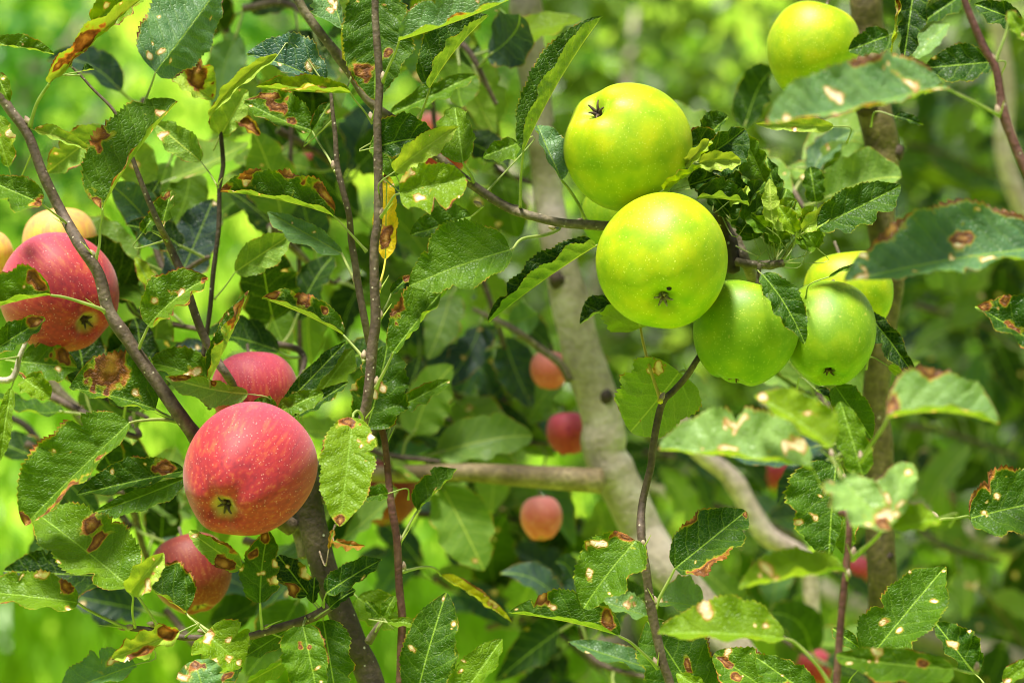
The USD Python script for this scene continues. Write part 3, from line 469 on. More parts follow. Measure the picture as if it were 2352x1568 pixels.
LEAFN = [0]
def L(key, cell, b, t, wl, wr, aL=15, aR=15, d=1.46, dt=0.0, bend=0, bow=0.006, tone=.4, under=0, sp=5, bl=(), eb=0.12, pet=None, pd=None, curl=(20, 17), wave=.38, teeth=30,
      prof=(.85, .64), res=1.0, pm='petiole', twist=0.0, pw=13, fade=0.0, up=None, ss=1.0, mat='leaf', label=None):
    """One leaf in detail pixels of a cell: base, tip, half widths; aL, aR: how far each half is raised towards the camera."""
    LEAFN[0] += 1; seed = LEAFN[0] * 13 + 5
    br = BR[key]; k = mpp(d)
    up = (0 if under else 22) if up is None else up
    if up:                                                     # leaves turn their upper side to the sky
        ax = np.array([t[0] - b[0], b[1] - t[1]], float); ln = np.hypot(*ax); ax /= ln
        tl = up * ax[0]                                        # left of a rightward leaf points up
        def tilted(w, a, q): return w * min(1.45, max(.5, math.cos(math.radians(min(a, 80)))) / max(.5, math.cos(math.radians(min(abs(a + q), 80))))) if a < 80 else w, a + q if a < 80 else a
        wl, aL = tilted(wl, aL, -tl); wr, aR = tilted(wr, aR, tl)
        dt = dt + ax[1] * ln * k * math.tan(math.radians(up * .8))
    B3, T3 = P(*C(cell, *b), d), P(*C(cell, *t), d + dt)
    dv = np.array([t[0] - b[0], t[1] - b[1]], float); nv = np.array([dv[1], -dv[0]]) / (np.linalg.norm(dv) + 1e-9)    # left of travel, y down
    cm = ((b[0] + t[0]) / 2 + nv[0] * bend, (b[1] + t[1]) / 2 + nv[1] * bend)
    C3 = P(*C(cell, *cm), d + dt / 2 - bow)
    n = int(np.clip(np.linalg.norm(dv) / 7.0 * res, 34, 124)); mc = int(np.clip(max(wl, wr) / 14 * res, 5, 14))
    wid = 1.0 if key in ('spur', 'spur_right') else 1.1
    v, f, rest, blt, M = leaf_geometry(B3, C3, T3, wl * k * wid, wr * k * wid, aL, aR, curl, wave, seed, n, mc, under, sp, bl, eb, tone, teeth, prof, twist, fade, ss)
    o = br['o']; lp = part('leaf', v, f, mat, br['t'], o, rest=rest, blight=blt)
    if label: setd(lp.GetPrim(), label=label)
    # petiole: a sub-part, running on as the midrib below the blade
    if pet:
        pts = [C3 * .35 + B3 * .65 - (EYE - B3) / np.linalg.norm(EYE - B3) * (-.0002), B3]; np_ = len(pet)
        e = P(*C(cell, *pet[-1]), 1.45); i = int(np.argmin(np.linalg.norm(br['cur'] - P(*C(cell, *pet[-1]), np.dot(br['cur'].mean(0) - EYE, FWD)), axis=1)))
        dd = pd if pd else np.dot(br['cur'][i] - EYE, FWD)
        pts += [P(*C(cell, *p), d + (dd - d) * (a + 1) / np_) for a, p in enumerate(pet)]
        pts = pts[1:]
    else:
        i = int(np.argmin(np.linalg.norm(br['cur'] - B3, axis=1))); e = br['cur'][i]; gap = np.linalg.norm(e - B3)
        back = B3 - (T3 - B3) / np.linalg.norm(T3 - B3) * .012 + FWD * .006
        pts = [B3, back, e] if gap < .05 else [B3, back, back + FWD * .02 + UPV * -.008]
    pp = spline(pts, 20 if pet else 12); rr = np.linspace(.62, 1.0, len(pp)); rr[-3:] *= [1.1, 1.3, 1.5]
    vv, ff = tube(pp, rr * pw * .5 * k, 7)
    part('petiole', vv, ff, pm, lp, o)
    if pet and key in HERO:
        end = pp[-1]; tdir = pp[-4] - pp[-1]; tdir /= np.linalg.norm(tdir)
        rng = np.random.default_rng(seed)
        i = int(np.argmin(np.linalg.norm(br['cur'] - end, axis=1))); ax = br['cur'][min(i + 1, len(br['cur']) - 1)] - br['cur'][max(i - 1, 0)]; ax /= np.linalg.norm(ax)
        ax = ax if ax[2] > 0 else -ax
        s = trimesh.creation.icosphere(2); z = s.vertices[:, 2]; sv = s.vertices * [1, 1, 1.7]; sv[:, :2] *= (1 - .35 * z)[:, None]
        fr = np.stack([np.cross(ax, FWD), FWD, ax]); bud_at = end + tdir * .0012 + ax * .0035
        part('bud', sv @ fr * .0017 + bud_at, s.faces, 'bud', br['t'], o)
        if rng.random() < .7:
            sd = -1 if rng.random() < .5 else 1
            q = [end + tdir * .001, end + tdir * .004 + RGT * sd * .003 + ax * .003 - FWD * .002, end + tdir * .006 + RGT * sd * .006 + ax * .007 - FWD * .003]
            v2, f2 = tube(spline(q, 8), np.linspace(.0007, .00015, 8), 5); part('stipule', v2, f2, 'stipule', br['t'], o)
HERO = {'left_main', 'centre', 'centre_left', 'low_shoot', 'diagonal', 'side_twig', 'thin_red', 'twig_thin', 'red_low', 'red_top'}

# --- upper left
L('twig_thin', '00', (1068, 500), (1560, -160), 300, 300, 12, -64, 1.46, .02, bend=-10, tone=0.34, sp=13, pet=[(1050, 560), (1000, 690), (960, 790), (900, 900)], pw=22, curl=(8, 10), up=38, mat='sky_sheen_leaf', ss=1.15)
L('left_main', '00', (340, 575), (1010, -40), 150, 120, 40, 70, 1.44, -.02, bend=35, tone=.75, under=1, sp=5, bl=[(.42, .2, .2, .75), (.16, .5, .08, .4), (.3, -.6, .15, .4)], eb=.3, pet=[(330, 590), (255, 710), (205, 870)], pw=30, curl=(30, 30), wave=.5)
L('twig_thin', '00', (640, 160), (1010, -90), 130, 110, 30, 20, 1.45, .0, tone=.6, sp=6, eb=.3)
L('left_main', '00', (-120, 300), (372, 378), 85, 70, 20, 60, 1.47, tone=.45, sp=3, bend=30, eb=.1)
L('twig_thin', '00', (560, 492), (648, 480), 40, 30, 10, 60, 1.46, tone=.2, sp=0, eb=0, res=.8)
L('left_main', '00', (705, 1440), (1222, 700), 285, 175, 14, 100, 1.435, .015, bend=65, tone=.36, sp=6, bl=[(.42, .97, .13, .35), (.02, .5, .05, .5), (.3, -.9, .2, .3)], eb=.14, pet=[(703, 1500), (690, 1568), (683, 1690), (655, 1790)], pw=24, curl=(14, -6), wave=.22)
L('twig_thin', '00', (1180, 470), (1470, 690), 180, 90, 20, 40, 1.54, tone=.75, under=1, sp=2, bl=[(.5, .3, .3, .7)], eb=.3, wave=.5)
L('twig_thin', '00', (1380, 1110), (1060, 840), 95, 110, 30, 10, 1.52, tone=.2, under=1, sp=3, eb=.15, pet=[(1440, 1190), (1500, 1290)], pd=1.5)
L('centre_left', '10', (150, 380), (-320, 800), 120, 80, 60, 50, 1.47, tone=.75, under=1, bend=-90, sp=1, eb=.05, curl=(25, 20))
L('diagonal', '10', (470, 580), (-60, 375), 60, 215, 40, 22, 1.475, bend=-50, tone=0.22, sp=3, eb=.05, curl=(10, -14), mat='sky_sheen_leaf')
L('centre_left', '10', (650, 640), (0, 600), 165, 150, 112, 42, 1.45, bend=25, tone=.6, sp=6, eb=.12, pet=[(680, 690), (740, 760), (800, 850)], curl=(-14, 12), pw=16)
L('centre_left', '10', (385, 900), (-80, 700), 90, 185, 40, 12, 1.50, bend=30, tone=.4, sp=5, bl=[(.55, -.35, .22, .22), (.75, -.7, .25, .2), (.3, -.1, .1, .2)], eb=.16, pet=[(430, 980), (500, 1090), (545, 1180)], pw=18)
L('centre_left', '10', (390, 895), (515, 700), 60, 70, 20, 40, 1.5, tone=.3, sp=2, eb=.2, res=.8)
L('dark_thin', '00', (1520, 930), (1700, 620), 150, 90, 20, 30, 1.55, tone=.55, under=1, sp=2, eb=.1)
L('dark_thin', '00', (1640, 800), (1790, 930), 60, 60, 30, 30, 1.55, tone=1.7, sp=0, bl=[(.5, 0, .6, 1)], eb=.3)
L('left_main', '00', (235, 895), (630, 1050), 75, 60, 20, 70, 1.48, tone=.6, under=1, sp=2, bend=25, pet=[(205, 880), (185, 880)])
L('twig_thin', '00', (720, 880), (320, 1190), 110, 130, 20, 20, 1.56, tone=.35, under=1, sp=4, eb=.3, wave=.4)
L('left_main', '00', (290, 1405), (-90, 1240), 170, 120, 40, 20, 1.44, tone=.4, sp=2, bl=[(.06, .2, .13, .7)], eb=.15, pet=[(360, 1460), (440, 1520), (490, 1570)], pw=20)
L('left_main', '00', (60, 1150), (-60, 780), 60, 120, 20, 30, 1.5, tone=.6, sp=5, eb=.25)
L('left_main', '00', (-20, 520), (60, 700), 70, 60, 30, 50, 1.46, tone=.5, sp=2, eb=.3)
L('dark_thin', '10', (535, 1485), (-245, 1320), 110, 225, 112, 28, 1.455, bend=-55, tone=.33, sp=9, bl=[(.12, -.75, .22, .35), (.45, -1, .09, .35), (.75, -1, .1, .3), (.98, 0, .08, 1)], eb=.2, pet=[(580, 1530), (680, 1640), (760, 1730), (790, 1700)][:3], pd=1.47, curl=(-12, 20), pw=20)
L('twig_thin', '00', (1110, 1570), (1180, 1310), 110, 120, 20, 60, 1.50, tone=.42, sp=3, bl=[(.85, .4, .15, .4)], eb=.2, pet=[(1120, 1600), (1150, 1660)])
L('twig_thin', '00', (980, 1600), (1060, 1480), 50, 50, 20, 30, 1.51, tone=.3, sp=1, eb=.3, res=.8)
# --- upper centre
L('centre', '10', (840, -180), (815, 695), 225, 235, 8, 14, 1.485, .01, tone=.3, sp=6, bl=[(.78, -.5, .1, .5), (.62, .35, .05, .16)], eb=.12, pet=[(838, -200), (820, -230)])
L('diagonal', '10', (595, 200), (430, -220), 190, 100, 18, 60, 1.475, tone=0.4, sp=6, bend=-20, eb=.06, pet=[(592, 260), (600, 340), (605, 430)], pw=26, pm='petiole_yellow', up=40, mat='sky_sheen_leaf')
L('centre', '10', (985, 280), (1830, -40), 230, 150, 24, 108, 1.41, -.03, bend=-35, tone=0.45, sp=4, eb=.1, bl=[(.5, -.9, .08, .4)], pet=[(960, 360), (905, 480), (870, 570)], pw=24, curl=(14, -10), up=40, mat='sky_sheen_leaf')
L('diagonal', '10', (1195, 610), (1600, 110), 215, 150, 18, 122, 1.46, bend=55, tone=.22, sp=2, eb=.04, pet=[(1175, 680), (1140, 780), (1115, 860)], pw=24, curl=(10, -8))
L('diagonal', '10', (930, 790), (1510, 515), 80, 90, 20, 40, 1.56, tone=.42, sp=1, eb=.05)
L('diagonal', '10', (840, 1010), (1240, 960), 200, 90, 25, 0, 1.455, bend=45, tone=.18, sp=1, eb=.03, curl=(20, 10))
L('diagonal', '10', (955, 1180), (1395, 865), 120, 95, 25, 30, 1.43, bend=20, tone=.85, under=1, sp=2, eb=.06, wave=.5)
L('centre', '10', (965, 1210), (850, 900), 110, 110, 10, 20, 1.465, tone=.42, sp=2, bl=[(.4, -.2, .07, .2)], eb=.05)
L('diagonal', '10', (1425, 1120), (1370, 740), 165, 120, 12, 35, 1.48, tone=.5, sp=1, eb=.03, pet=[(1440, 1150), (1480, 1210), (1500, 1270)], pw=26, up=36)
L('centre', '10', (990, 1330), (1450, 1230), 175, 190, 20, 20, 1.40, bend=10, tone=.62, sp=5, eb=.2, pet=[(950, 1350), (900, 1430), (855, 1500)], pw=22)
L('centre', '11', (890, 215), (900, -395), 95, 95, 18, 25, 1.475, tone=1.38, sp=8, bl=[(.24, .0, .22, .7), (.97, 0, .12, 1)], eb=.14, pet=[(878, 290), (855, 380), (845, 440)], pm='petiole_yellow', pw=20, label='bright yellow withered leaf behind the shoot')
L('diagonal', '10', (1800, 990), (1560, 1080), 90, 70, 20, 20, 1.5, tone=.45, sp=0, eb=.03)
L('diagonal', '10', (1480, 1490), (1060, 1620), 60, 130, 20, 20, 1.53, tone=.3, sp=1, eb=.03, pet=[(1520, 1460), (1560, 1420)])
# --- upper leaves by the green apples
L('diagonal', '20', (80, 1040), (618, 118), 205, 175, 22, 128, 1.455, .0, bend=62, tone=.28, sp=2, eb=.03, pet=[(70, 1120), (60, 1250), (58, 1400), (55, 1440)], pw=26, curl=(8, -10), wave=.3)
L('diagonal', '20', (340, 1240), (170, 860), 95, 130, 50, 12, 1.475, tone=0.35, sp=0, eb=.03, pet=[(390, 1300), (460, 1410), (510, 1530)], pw=26, up=36, mat='sky_sheen_leaf')
L('spur', '20', (1310, 1090), (1600, 885), 140, 210, 40, 10, 1.49, tone=0.18, sp=0, eb=.02, bend=-20, up=6, pw=9, teeth=14)
L('spur', '20', (1325, 960), (1485, 800), 113, 70, 10, 60, 1.51, tone=0.27, sp=0, eb=.02, up=6, pw=9, teeth=14)
L('spur', '20', (1200, 1020), (1430, 950), 122, 105, 20, 20, 1.50, tone=0.22, sp=1, eb=.12, up=6, pw=9, teeth=14)
L('spur', '20', (1195, 1140), (1360, 970), 122, 122, 40, 50, 1.465, tone=.85, under=1, sp=0, eb=.06, curl=(50, 50), up=6, pw=9, teeth=14)
L('spur', '20', (1045, 1305), (1300, 1145), 131, 148, 60, 70, 1.45, tone=.9, under=1, sp=0, eb=.02, curl=(60, 80), up=6, pw=9, teeth=14)
L('spur', '20', (1285, 1120), (1575, 1115), 87, 96, 30, 30, 1.475, tone=.85, under=1, sp=0, eb=.02, bend=25, up=6, pw=9, teeth=14)
L('spur', '20', (1220, 1275), (1500, 1180), 131, 105, 20, 40, 1.49, tone=0.18, sp=0, eb=.02, up=6, pw=9, teeth=14)
L('spur', '20', (1280, 1370), (1630, 1415), 148, 140, 20, 112, 1.465, bend=45, tone=0.27, sp=0, eb=.02, curl=(10, -10), up=6, pw=9, teeth=14)
L('spur', '20', (1735, 1260), (1540, 890), 157, 122, 20, 40, 1.50, bend=-40, tone=0.45, sp=1, eb=.05, wave=.6, up=6, pw=9, teeth=14)
L('spur', '20', (1640, 1420), (1480, 1240), 105, 105, 30, 30, 1.5, tone=0.22, sp=0, eb=.02, up=6, pw=9, teeth=14)
L('spur', '20', (1610, 1410), (1740, 1250), 105, 87, 30, 60, 1.495, tone=0.27, sp=0, eb=.02, up=6, pw=9, teeth=14)
L('spur', '20', (1700, 1560), (1560, 1380), 157, 140, 20, 20, 1.51, tone=0.31, sp=0, eb=.02, up=6, pw=9, teeth=14)
L('spur', '20', (1745, 1560), (1640, 1480), 105, 105, 30, 60, 1.48, tone=0.40, sp=0, eb=.05, up=6, pw=9, teeth=14)
# more of the curled tuft above the two lower apples
for k_, (b_, t_, w_, a_, tn_, un_, d_) in enumerate((
        ((1500, 1470), (1330, 1250), 95, 40, 0.23, 0, 1.515), ((1560, 1330), (1380, 1180), 85, 30, 0.27, 0, 1.51), ((1620, 1530), (1760, 1380), 100, 25, 0.33, 0, 1.50),
        ((1790, 1480), (1890, 1300), 90, 30, 0.41, 0, 1.505), ((1850, 1540), (1960, 1380), 90, 20, 0.57, 0, 1.50), ((1700, 1400), (1690, 1180), 95, 45, 0.31, 0, 1.52),
        ((1880, 1560), (1790, 1400), 80, 35, .7, 1, 1.49), ((1960, 1590), (2080, 1420), 85, 25, 0.65, 0, 1.51), ((1560, 1420), (1600, 1230), 80, 50, 0.25, 0, 1.525),
        ((2090, 1700), (1960, 1560), 85, 25, .45, 0, 1.5), ((1780, 1690), (1900, 1560), 90, 20, .35, 0, 1.51), ((1660, 1640), (1590, 1480), 85, 25, .3, 0, 1.51), ((2030, 1720), (2110, 1540), 80, 20, .55, 0, 1.515), ((1850, 1660), (1760, 1520), 85, 30, .5, 0, 1.50),
        ((2010, 1610), (1930, 1480), 70, 40, 0.49, 0, 1.5), ((1500, 1380), (1620, 1290), 70, 60, .75, 1, 1.48))):
    L('spur_right' if b_[0] > 1750 else 'spur', '20', b_, t_, w_ * 1.35, w_ * 1.2, a_, a_ - 15, d_, tone=tn_, under=un_, sp=0, eb=.03, up=8, pw=9, wave=.35, teeth=14, curl=(30, 25), bend=(-1) ** k_ * 18)
# --- upper right
L('red_top', '30', (1195, 590), (-20, 850), 170, 330, 30, 22, 1.24, -.04, bend=45, tone=0.42, sp=20, bl=[(.8, .8, .2, .35), (.6, .95, .2, .25)], eb=.34, pet=[(1290, 640), (1450, 720), (1600, 800)], pw=26, res=.7, up=46, mat='sky_sheen_leaf', ss=1.5)
L('trunk_right', '30', (905, -140), (845, 425), 75, 80, 60, 70, 1.52, tone=1.05, under=1, sp=6, eb=.12, curl=(30, 40), wave=.6, bl=[(.3, 0, .12, .8)])
L('trunk_right', '30', (1010, -120), (930, 440), 110, 90, 15, 40, 1.55, tone=.08, sp=0, eb=.02, wave=.8)
L('trunk_right', '30', (830, 245), (555, 350), 110, 90, 10, 20, 1.56, tone=.22, sp=0, eb=.02)
L('trunk_right', '30', (1330, -30), (1030, 180), 90, 70, 30, 20, 1.6, tone=.2, sp=0, eb=.02)
L('red_top', '30', (1740, 150), (1420, 30), 90, 90, 20, 20, 1.5, tone=.15, sp=0, eb=.02)
L('trunk_right', '30', (1520, 430), (1080, 470), 130, 130, 20, 15, 1.56, tone=.16, under=0, sp=2, eb=.05)
L('trunk_right', '30', (1000, 400), (1240, 160), 75, 60, 10, 10, 1.62, tone=0.5, sp=2, eb=.05, mat='sky_sheen_leaf', up=40)
L('trunk_right', '30', (1250, 520), (1500, 490), 30, 30, 20, 60, 1.6, tone=.5, sp=0, eb=.02)
L('trunk_right', '30', (450, 870), (-80, 850), 55, 60, 20, 20, 1.54, tone=.7, under=1, sp=2, eb=.1)
L('trunk_right', '30', (870, 800), (1065, 860), 45, 35, 10, 40, 1.58, tone=.12, sp=0, eb=.02)
L('red_top', '30', (1660, 80), (1800, 300), 60, 60, 30, 30, 1.3, tone=.6, sp=2, eb=.5, pet=[(1640, 220), (1580, 380), (1555, 450)], pw=26)
L('spur_right', '30', (340, 1560), (910, 1275), 165, 150, 25, 14, 1.475, bend=-15, tone=.24, sp=0, eb=.03, pet=[(270, 1590), (180, 1660), (80, 1810)], pw=24, wave=.5)
L('spur_right', '30', (235, 1580), (500, 1385), 78, 71, 30, 20, 1.48, tone=.75, under=1, sp=2, eb=.05, pet=[(200, 1650), (100, 1800)], up=8)
L('spur_right', '30', (200, 1590), (75, 1425), 91, 84, 30, 30, 1.47, tone=.7, sp=1, eb=.05, pet=[(170, 1700), (80, 1800)], up=8)
L('spur_right', '30', (330, 1390), (290, 1150), 84, 104, 20, 30, 1.57, tone=.3, sp=0, eb=.02, up=8)
L('spur_right', '30', (110, 1500), (-20, 1080), 91, 104, 20, 40, 1.52, tone=.28, sp=0, eb=.02, wave=.6, pet=[(90, 1600), (60, 1800)], up=8)
L('spur_right', '20', (1790, 1560), (1770, 1230), 65, 70, 20, 30, 1.485, tone=.8, under=1, sp=0, eb=.03, pet=[(1800, 1650), (1810, 1800)])
# --- left middle
L('left_main', '01', (350, 462), (-190, 610), 95, 235, 110, 24, 1.43, bend=-45, tone=.45, sp=4, bl=[(.13, -.55, .16, .4)], eb=.16, pet=[(440, 475), (560, 510), (690, 555), (735, 585)], pw=28, curl=(-10, 22))
L('left_main', '01', (1020, 672), (1430, 345), 190, 175, 16, 40, 1.435, bend=55, tone=.45, sp=6, bl=[(.55, -.95, .17, .35), (.95, -.2, .1, .6), (.3, -1, .15, .3)], eb=.2, pet=[(1010, 700), (970, 790), (950, 850)], pw=26, curl=(14, 40))
L('twig_thin', '01', (1440, 1045), (1715, 430), 110, 185, 18, 72, 1.44, bend=-20, tone=.35, sp=10, bl=[(.75, -.85, .3, .5)], eb=.12, pet=[(1445, 1120), (1440, 1240)], pd=1.46, pw=22, curl=(10, 60), wave=.4)
L('twig_thin', '01', (1410, 1065), (1030, 935), 75, 175, 30, 22, 1.475, bend=-50, tone=.42, sp=4, eb=.08, pet=[(1440, 1090), (1470, 1120)], pw=22)
L('twig_thin', '01', (1705, 1140), (1138, 1018), 110, 75, 20, 30, 1.45, bend=40, tone=.4, under=1, sp=2, bl=[(.42, -.6, .07, .5), (.8, -.6, .1, .5), (.92, -.3, .07, .5)], eb=.1)
L('left_main', '01', (1070, 1245), (475, 1100), 100, 320, 40, 22, 1.455, bend=-30, tone=.33, sp=4, bl=[(.60, -.62, .27, .62)], eb=.1, pet=[(1120, 1275), (1230, 1325), (1270, 1350)], pw=26, curl=(30, 18))
L('left_main', '01', (890, 1340), (170, 2045), 130, 310, 45, 10, 1.43, .01, bend=-15, tone=.4, sp=8, bl=[(.62, .75, .17, .4), (.3, .5, .06, .25), (.98, 0, .05, 1), (.85, .9, .08, .3)], eb=.1, pet=[(960, 1325), (1100, 1315), (1230, 1330)], pw=28, curl=(20, 14))
L('grey_left', '01', (-40, 840), (310, 615), 110, 90, 25, 25, 1.46, tone=.3, sp=1, bl=[(.85, .1, .2, 1)], eb=.2)
L('grey_left', '01', (150, 920), (530, 960), 160, 140, 15, 20, 1.53, tone=.4, sp=3, bl=[(.75, .5, .25, .6)], eb=.3)
L('grey_left', '01', (170, 1040), (350, 1165), 110, 90, 30, 20, 1.5, tone=.6, sp=1, eb=.1)
L('grey_left', '01', (75, 1100), (0, 1600), 60, 60, 20, 20, 1.5, tone=.55, sp=1, eb=.06, pet=[(85, 1080), (110, 1000)])
L('dark_thin', '01', (1080, 480), (930, 200), 50, 60, 20, 20, 1.6, tone=.9, sp=1, eb=.6)
L('dark_thin', '01', (1620, 300), (2010, 40), 110, 120, 15, 15, 1.55, tone=.25, under=1, sp=1, eb=.05, pet=[(1550, 400), (1475, 490)])
# --- centre
L('centre', '11', (600, 735), (40, 485), 85, 150, 112, 26, 1.455, bend=-38, tone=.3, sp=3, bl=[(.55, -.8, .12, .45), (.9, -.6, .13, .6), (.3, -.6, .07, .3)], eb=.14, pet=[(660, 800), (720, 870), (745, 920)], pw=24, curl=(-10, 14))
L('centre', '11', (160, 1260), (625, 778), 75, 75, 15, 20, 1.48, tone=.2, sp=2, eb=.04)
L('centre', '11', (390, 1200), (665, 830), 100, 120, 20, 25, 1.53, tone=.55, sp=2, eb=.08)
L('centre', '11', (270, 1300), (640, 1060), 60, 50, 20, 40, 1.51, tone=.22, sp=0, eb=.06)
L('trunk_left', '11', (160, 1265), (460, 1130), 75, 70, 20, 20, 1.455, tone=.45, sp=1, eb=.05)
L('trunk_left', '11', (140, 1240), (-20, 1200), 60, 70, 20, 20, 1.46, tone=.4, sp=1, eb=.06)
L('diagonal', '11', (1750, 150), (1055, 400), 150, 260, 20, 12, 1.44, bend=-30, tone=.42, sp=0, eb=.02, pet=[(1770, 140), (1830, 75), (1980, 50), (2060, 20), (2080, 0)], pw=28, curl=(6, 16), wave=.35, bl=[])
L('centre', '11', (938, 860), (1400, 300), 175, 150, 14, 55, 1.435, bend=15, tone=.4, sp=2, bl=[(.38, .95, .14, .35)], eb=.06, pet=[(930, 890), (870, 1010), (820, 1100)], pw=26, curl=(12, 30))
L('centre', '11', (760, 1380), (905, 800), 170, 210, 12, 10, 1.49, tone=.3, sp=5, eb=.06, wave=.95, bend=-20)
L('centre', '11', (668, 1300), (575, 2050), 185, 185, 8, 8, 1.425, -.01, tone=.62, sp=5, bl=[(.95, 0, .1, 1), (.05, -.5, .06, .7)], eb=.1, pet=[(672, 1275), (700, 1256), (728, 1290), (735, 1335)], pw=26, wave=.2, curl=(8, 8))
L('thin_red', '11', (975, 1240), (1335, 1045), 75, 70, 20, 30, 1.52, tone=.42, sp=3, bl=[(.05, 0, .08, .8)], eb=.16, pet=[(960, 1270), (910, 1400), (890, 1500)], pw=24)
L('centre', '11', (930, 450), (1065, 325), 45, 40, 20, 30, 1.47, tone=.25, sp=1, bl=[(.85, 0, .25, 1)], eb=.1, pet=[(910, 500), (870, 580), (850, 640)], pw=16)
L('centre_left', '11', (590, 175), (80, -110), 120, 100, 15, 40, 1.51, tone=0.4, sp=4, eb=.06, pet=[(620, 240), (660, 320), (690, 390)], pw=26, up=42, mat='sky_sheen_leaf')
# --- by the green apples
L('diagonal', '21', (575, 125), (-160, 650), 165, 175, 132, 26, 1.46, bend=-32, tone=.1, sp=0, eb=.02, curl=(-16, 12), pet=[(600, 110), (680, 60), (700, 10)], pw=26)
L('diagonal', '21', (690, 515), (470, 660), 60, 110, 60, 20, 1.50, tone=.05, sp=0, eb=.05, wave=.6)
L('low_shoot', '21', (885, 690), (790, 380), 230, 170, 12, 10, 1.52, tone=.75, under=1, sp=1, eb=.02, pet=[(905, 800), (950, 970), (1010, 1150), (1020, 1190)], pm='petiole_yellow', pd=1.46, pw=28)
L('low_shoot', '21', (1150, 990), (815, 1400), 260, 275, 10, 10, 1.50, tone=.55, under=1, sp=7, eb=.06, bend=10, pet=[(1190, 982), (1215, 1000)], pw=26)
L('red_low', '21', (2060, 1640), (1005, 1525), 150, 320, 40, 22, 1.22, bend=-30, tone=0.6, sp=11, eb=.14, res=.7, pet=[(2120, 1750), (2200, 1850)], pd=1.28, up=44, mat='sky_sheen_leaf', ss=1.5)
L('red_low', '31', (440, 1500), (-90, 1150), 120, 210, 30, 25, 1.2, bend=-30, tone=0.75, sp=5, eb=.05, res=.7, pet=[(480, 1600), (530, 1760)], pd=1.28, up=40, ss=1.4)
L('red_low', '31', (650, 1700), (500, 1190), 130, 120, 20, 25, 1.33, tone=.45, sp=1, eb=.06, res=.8)
L('trunk_right', '31', (660, 560), (1010, 1020), 105, 110, 40, 30, 1.54, tone=.03, sp=0, eb=.06, bend=20)
L('trunk_right', '31', (830, 950), (1005, 1050), 45, 40, 20, 40, 1.53, tone=.8, under=1, sp=0, eb=.06)
L('trunk_right', '31', (465, 1090), (715, 1450), 120, 105, 12, 30, 1.53, tone=.42, sp=1, eb=.05)
L('trunk_right', '31', (330, 1110), (520, 1270), 70, 60, 30, 60, 1.55, tone=.05, sp=0, eb=.1)
L('red_top', '31', (1960, 130), (525, 372), 190, 330, 25, 18, 1.27, -.02, bend=-60, tone=0.32, sp=20, bl=[(.4, -.35, .1, .12), (.72, -.9, .1, .25)], eb=.22, res=.7, curl=(20, 25), up=42, mat='sky_sheen_leaf', ss=1.5)
L('trunk_right', '31', (420, 335), (745, 200), 26, 30, 20, 50, 1.45, tone=.3, sp=0, eb=.3)
L('red_top', '31', (1960, 900), (1422, 540), 150, 240, 60, 18, 1.37, bend=-40, tone=.22, sp=4, bl=[(.92, -.4, .09, .7), (.75, -.8, .06, .3), (.5, .1, .12, .25)], eb=.16, curl=(-20, 12))
L('red_low', '31', (820, 1310), (1590, 1350), 290, 110, 22, 60, 1.2, bend=130, tone=0.55, sp=9, bl=[(.05, .5, .12, .5), (.4, .9, .12, .2)], eb=.2, res=.7, pet=[(790, 1370), (700, 1500), (640, 1600)], pd=1.28, pw=30, up=46, mat='sky_sheen_leaf', ss=1.5)
L('spur_right', '31', (-40, 320), (250, 800), 130, 90, 15, 45, 1.435, bend=55, tone=.26, sp=0, eb=.03, pet=[(-70, 290), (-60, 260)], wave=.7, curl=(10, -30))
# --- lower left
L('trunk_left', '02', (1265, 110), (530, 275), 90, 150, 40, 20, 1.49, bend=-10, tone=.25, sp=5, bl=[(.15, -.4, .14, .5)], eb=.08, curl=(20, 14))
L('trunk_left', '02', (1270, 160), (650, 395), 110, 60, 12, 30, 1.475, bend=20, tone=.35, sp=0, eb=.03)
L('side_twig', '02', (885, 905), (205, 370), 190, 275, 22, 10, 1.42, .02, bend=-25, tone=.48, sp=4, bl=[(.55, -.62, .10, .34), (.42, -.35, .05, .35)], eb=.08, pet=[(930, 950), (1010, 1060), (1085, 1180)], pw=22, curl=(10, 16))
L('side_twig', '02', (890, 945), (1125, 672), 110, 110, 40, 25, 1.40, tone=.8, under=1, sp=5, eb=.1, pet=[(915, 980), (910, 1080), (930, 1190)], pw=20)
L('side_twig', '02', (1278, 1085), (930, 855), 95, 235, 60, 10, 1.455, bend=-18, tone=.28, sp=1, bl=[(.15, .8, .2, .4)], eb=.2, pet=[(1310, 1120), (1380, 1170), (1440, 1215)], pw=24, curl=(30, 10))
L('side_twig', '02', (535, 1015), (-160, 940), 115, 175, 18, 14, 1.43, bend=-15, tone=.5, sp=6, bl=[(.15, -.75, .08, .4), (.65, .95, .1, .3)], eb=.14, pet=[(600, 1060), (760, 1140), (890, 1195)], pw=26, up=36)
L('back_left', '02', (700, 830), (20, 800), 200, 190, 15, 15, 1.56, tone=.06, sp=4, eb=.12, res=.7)
L('trunk_left', '02', (1655, 775), (1302, 522), 95, 85, 20, 30, 1.44, tone=.3, under=1, sp=3, bl=[(.25, .5, .2, .6), (.5, -.9, .3, .3)], eb=.2)
L('side_twig', '02', (1235, 1215), (770, 1400), 140, 120, 40, 30, 1.42, tone=.75, under=1, sp=4, bl=[(.15, -.3, .22, .8), (.6, .4, .28, .5)], eb=.3, wave=.7, curl=(40, 30))
L('side_twig', '02', (1415, 1225), (1665, 1455), 205, 190, 16, 20, 1.43, tone=.6, sp=8, eb=.12, bend=10)
L('side_twig', '02', (935, 1440), (390, 1640), 100, 170, 20, 12, 1.45, tone=0.4, sp=3, eb=.08, up=40, mat='sky_sheen_leaf')
